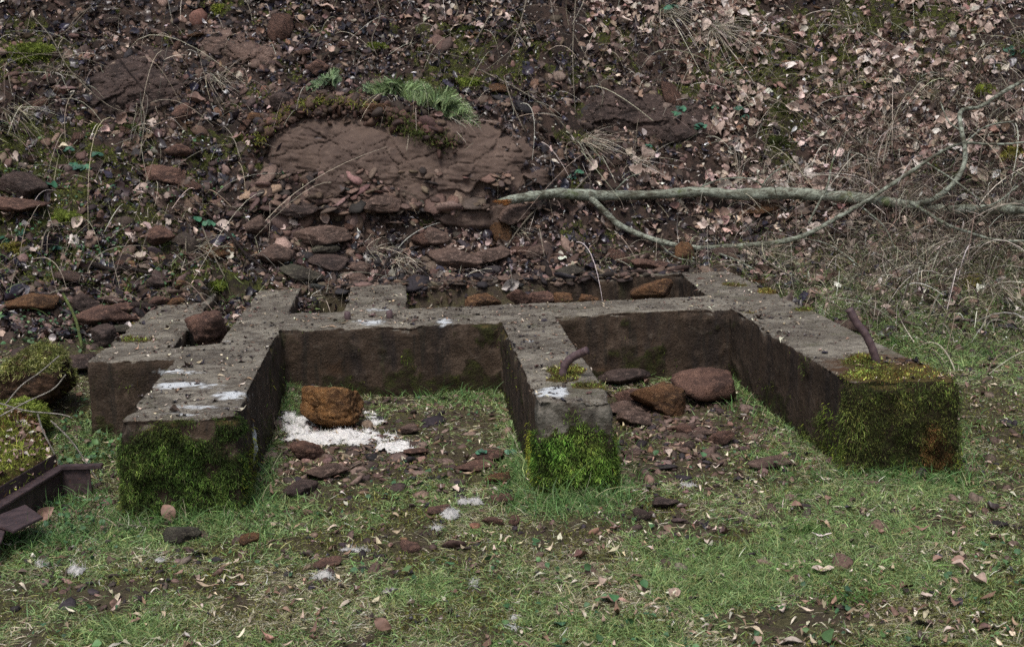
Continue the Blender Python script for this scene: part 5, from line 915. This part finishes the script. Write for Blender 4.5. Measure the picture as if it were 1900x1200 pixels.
for i, (a, b, w_, h_, lb, pl) in enumerate([(405, 14, 40, 22, 'bright moss cushion at the top edge above the cracked ledge', YEL), (55, 90, 90, 50, 'large moss cushion in the upper left of the bank', GRN), (1830, 165, 44, 34, 'round yellow green moss cushion near the upper limb', YEL), (1440, 260, 60, 40, 'dark moss cushion among the leaves', DRK), (1460, 190, 60, 34, 'dark green moss hump right of the dark ledge', DRK), (30, 460, 60, 50, 'brown green moss hump at the far left', OCH),
        (120, 400, 80, 30, 'yellow green moss patch low on the left bank', GRN), (820, 335, 52, 20, 'dark moss clump at the foot of the rock face', DRK), (525, 400, 28, 16, 'tiny olive moss clump below the rock face', OCH), (800, 245, 90, 34, 'dark moss hanging on the soil right of the rock face top', DRK), (860, 150, 70, 24, 'yellow green moss on the step above the fern', GRN), (870, 55, 60, 30, 'moss hump at the top centre of the bank', DRK),
        (230, 240, 40, 26, 'dark moss hollow left of the rock face', DRK), (175, 235, 30, 18, 'bright moss patch left of the dark hollow', GRN), (400, 520, 50, 26, 'moss hump behind the slot boulder', GRN), (1880, 280, 60, 44, 'olive moss hump at the right edge below the limb', OCH), (700, 85, 50, 22, 'moss patch above the middle of the ferns', GRN), (1800, 520, 70, 30, 'moss mound with a red hollow at the foot of the right bank', OCH)]):
    cushion(a, b, w_, h_, lb, 1500+i, pl)
def top_moss(ob, n, seed, pal, zmin=.45):
    me_ = ob.data; m_ = len(me_.vertices); V = np.empty(m_*3, np.float32); me_.vertices.foreach_get('co', V); V = V.reshape(-1, 3); N_ = np.empty(m_*3, np.float32); me_.vertices.foreach_get('normal', N_); N_ = N_.reshape(-1, 3); rng = np.random.default_rng(seed)
    w_ = sm(zmin-.3, zmin+.2, N_[:, 2]+.7*fbm(V, 7, 3, seed)); k = rng.choice(m_, n, p=w_/w_.sum()); P = V[k]+rng.normal(0, .008, (n, 3))
    v, f, c = blades(P, norm(N_[k]+rng.normal(0, .6, (n, 3))), np.tile([0, 0, -.4], (n, 1)), .018*rng.uniform(.4, 1.5, n), .0036*rng.uniform(.7, 1.3, n), pick(rng, n, pal, [1]*len(pal), .3)*np.exp(.9*fbm(P, 14, 2, seed))[:, None], rng, 1, .7); o = mesh_np('moss_cover', v, f, MOSSM, c, parent=ob); o['kind'] = 'stuff'
top_moss(STONES[15], 16000, 91, [(.20, .21, .07), (.14, .15, .04), (.28, .27, .12), (.08, .09, .02)]); top_moss(STONES[16], 13000, 92, GRN, .2)
rng = np.random.default_rng(75); m_ = 900; q_ = np.c_[rng.uniform(470, 1010, m_), 385-70*rng.random(m_)**1.7]; Pq = hit(q_[:, 0], q_[:, 1]); kq = fbm(Pq, 4, 2, 76) > -.15; Pq = Pq[kq]+np.array([0, -.06, .0]); Pq[:, 1] -= rng.uniform(0, .05, len(Pq))
v, f, c = scatter(chips, Pq, frames(np.tile([0, -.5, .85], (len(Pq), 1)), rng, .3), (np.exp(rng.normal(-3.6, .5, len(Pq))))[:, None]*np.array([1.2, .9, .8]), pick(rng, len(Pq), [(.12, .078, .06), (.08, .053, .043), (.17, .115, .09), (.04, .032, .03)], [3, 2, 2, 1]), rng); tag(mesh_np('shale_shards', v, f, CHIPM, c), kind='stuff')
bk_ = np.where((CV[:, 1] > 8.84) & (CV[:, 2] > .36))[0]; k = rng.choice(bk_, 1500); Pq = CV[k]; v, f, c = scatter(chips, Pq, frames(np.tile([0, 0, 1.], (1500, 1)), rng, .4), (np.exp(rng.normal(-3.9, .5, 1500)))[:, None]*np.ones(3), pick(rng, 1500, [(.10, .066, .05), (.05, .036, .03), (.16, .11, .085), (.03, .026, .028)], [3, 3, 2, 2]), rng); tag(mesh_np('slumped_rubble', v, f, CHIPM, c), kind='stuff')
# crumbling soil cap with moss over the rock face
rng = np.random.default_rng(77); cap = poly_strip([(480, 250), (520, 218), (580, 198), (660, 198), (740, 218), (800, 245), (840, 265)], 1500, (8, 11), 78); Pc = hit(cap[:, 0], cap[:, 1]); Pc = aty(cap[:, 0], cap[:, 1], Pc[:, 1]-np.abs(rng.normal(.06, .04, len(Pc))))
v, f, c = scatter(chips, Pc, frames(rng.normal(0, 1, (len(Pc), 3)), rng), (np.exp(rng.normal(-3.9, .45, len(Pc))))[:, None]*np.array([1, .9, 1.6]), pick(rng, len(Pc), [(.07, .042, .032), (.10, .058, .042), (.045, .03, .024)], [3, 2, 2]), rng); tag(mesh_np('crumbling_soil', v, f, CHIPM, c), kind='stuff')
cap = np.concatenate([poly_strip([(475, 262), (505, 225), (560, 192), (620, 186), (690, 192)], 4200, (7, 5), 79), poly_strip([(730, 215), (780, 245), (830, 262)], 3200, (14, 9), 80)]); Pc = hit(cap[:, 0], cap[:, 1]); Pc = aty(cap[:, 0], cap[:, 1], Pc[:, 1]-np.abs(rng.normal(.10, .04, len(Pc)))); n = len(Pc)
v, f, c = blades(Pc, norm(rng.normal(0, .5, (n, 3))+np.array([0, -.8, .3])), np.tile([0, 0, -.6], (n, 1)), .02*rng.uniform(.5, 1.3, n), .005*rng.uniform(.7, 1.3, n), np.where((np.arange(n) < 4200)[:, None], pick(rng, n, OCH+GRN, [2, 2, 1, 1, 2, 1], .3), pick(rng, n, DRK, [1, 1, 1], .3)), rng, 1, .7); tag(mesh_np('hanging_moss', v, f, MOSSM, c), kind='stuff')

# ------------------------------------------------------------------ rusty steel frame under a mossy slab, lower left
fr = empty('rusty_steel_frame', [float(q) for q in atz(60, 950, 0)]); tag(fr, 'rusty steel channel frame half buried under mossy soil at the lower left', 'steel frame'); fo = np.array(fr.location)
t = NT('dark_rust'); p = t.coord(); n_ = t.noise(p, 25, 6, .7); c = t.mix(t.mr(n_, .35, .65), (.035, .024, .026), (.075, .05, .052)); c = t.mix(t.mr(t.noise(p, 90, 4), .58, .75), c, (.12, .05, .025)); DRUST = t.fin(c, .6, .4, t.bump(n_, .5, .003))
def plate(c4, th, name, parent=fr, mat=DRUST, bev=.002):
    """slab with 4 top corners c4 and thickness th downwards"""
    bm = bmesh.new(); tp = [bm.verts.new(Vector(q)-Vector(fo)) for q in c4]; bt = [bm.verts.new(Vector(q)-Vector(fo)-Vector((0, 0, th))) for q in c4]; bm.faces.new(tp); bm.faces.new(bt[::-1])
    for i in range(4): bm.faces.new((tp[i], bt[i], bt[(i+1) % 4], tp[(i+1) % 4]))
    bmesh.ops.recalc_face_normals(bm, faces=bm.faces); bmesh.ops.bevel(bm, geom=bm.edges[:], offset=bev, segments=2, affect='EDGES')
    me = bpy.data.meshes.new(name); bm.to_mesh(me); bm.free(); me.materials.append(mat); o = bpy.data.objects.new(name, me); COL.objects.link(o); o.parent = parent; return o
zt_ = .12; A0 = atz(-70, 985, zt_); A1 = atz(128, 862, zt_); dv = norm(A1-A0); pv_ = np.array([dv[1], -dv[0], 0]);  pv_ = pv_ if pv_[1] < 0 else -pv_
wI = -pv_*.055; plate([A0, A1, A1+wI, A0+wI], .012, 'top_flange'); plate([A0+wI*.98+np.array([0, 0, .05]), A1+wI*.98+np.array([0, 0, .05]), A1+wI*1.1+np.array([0, 0, .05]), A0+wI*1.1+np.array([0, 0, .05])], .065, 'upstand')
plate([A0+wI*.30-np.array([0, 0, .0125]), A1+wI*.30-np.array([0, 0, .0125]), A1+wI*.42-np.array([0, 0, .0125]), A0+wI*.42-np.array([0, 0, .0125])], .15, 'web')
B0 = atz(112, 868, zt_+.004); B1 = atz(188, 866, zt_+.004); bk = np.array([0, .045, 0]); plate([B0+np.array([0, 0, .006]), B1+np.array([0, 0, .006]), B1+bk+np.array([0, 0, .006]), B0+bk+np.array([0, 0, .006])], .016, 'cross_flange'); C1 = atz(165, 868, zt_); plate([B0+bk*.3-np.array([0, 0, .011]), C1+bk*.3-np.array([0, 0, .011]), C1+bk*.5-np.array([0, 0, .011]), B0+bk*.5-np.array([0, 0, .011])], .2, 'cross_web')
for pp, z0 in (([(-30, 965), (47, 935), (80, 958), (25, 985)], .10), ([(-60, 985), (15, 968), (2, 1005), (-40, 1020)], .085)): plate([atz(a, b, z0) for a, b in pp], .01, 'loose_plate')
# mossy soil slab resting inside the frame
U, V_ = np.meshgrid(np.linspace(0, 1, 70), np.linspace(0, 1, 60)); Q0 = A0+wI*1.0; Q1 = A1+wI*1.0; back = np.array([-.35, .85, .0]); Pm = Q0+(Q1-Q0)*U[..., None]*1.0+back*V_[..., None]
hgt = .06*sm(0, .12, V_)*sm(1.0, .8, U)*sm(0, .1, U)+.02; Pm[..., 2] = zt_-.02+hgt+.02*fbm(Pm, 6, 4, 201)+.05*V_; Pv = Pm.reshape(-1, 3); i0 = (np.arange(59)[:, None]*70+np.arange(69)[None]).ravel(); Fm = np.stack([i0, i0+1, i0+71, i0+70], -1); nM = len(Pv); low = Pv.copy(); low[:, 2] = -.05
E_ = np.concatenate([Fm[:, [0, 1]], Fm[:, [1, 2]], Fm[:, [2, 3]], Fm[:, [3, 0]]]); ks = set(map(tuple, E_)); rim_ = np.array([e_ for e_ in map(tuple, E_) if (e_[1], e_[0]) not in ks]); sF = np.stack([rim_[:, 1], rim_[:, 0], rim_[:, 0]+nM, rim_[:, 1]+nM], -1)
t = NT('mossy_soil'); p = t.coord(); n_ = t.noise(p, 10, 6, .7); n2_ = t.noise(p, 60, 4, .7); c = t.mix(t.mr(n_, .4, .6), (.06, .03, .02), (.085, .085, .018)); c = t.mix(t.mr(n2_, .5, .7), c, (.16, .15, .04)); MSOIL = t.fin(c, .9, .15, t.bump(n2_, .8, .01))
mnd = mesh_np('mossy_soil_mound', np.concatenate([Pv, low]), [Fm, sF], MSOIL, smooth=True); tag(mnd, kind='stuff'); n = 9000; k = rng.integers(0, nM, n); Pk = Pv[k]+rng.normal(0, .006, (n, 3))*np.array([1, 1, .3]); cb = fbm(Pk, 6, 3, 203)
C = np.where((cb > -.05)[:, None], pick(rng, n, YEL+GRN, [1]*6, .3), pick(rng, n, [(.14, .065, .03), (.10, .06, .02)], [1, 1], .3)); v, f, c = blades(Pk, norm(rng.normal(0, .5, (n, 3))+np.array([0, -.1, .8])), rng.normal(0, .3, (n, 3)), np.where(rng.random(n) < .1, .05, .014)*rng.uniform(.5, 1.3, n), .0032*rng.uniform(.7, 1.3, n), C, rng, 2, .8); tag(mesh_np('mound_moss', v, f, MOSSM, c), kind='stuff')
k = rng.integers(0, nM, 260); v, f, c = scatter(LV+LW, Pv[k]+np.array([0, 0, .012]), frames(np.tile([0, 0, 1.], (260, 1)), rng, .3), (.035*np.exp(rng.normal(0, .4, 260)))[:, None]*np.ones((260, 3)), pick(rng, 260, PALE, [2, 1, 3, .6, 3]), rng); tag(mesh_np('mound_leaf_litter', v, f, LEAFM, c, smooth=True), kind='stuff')
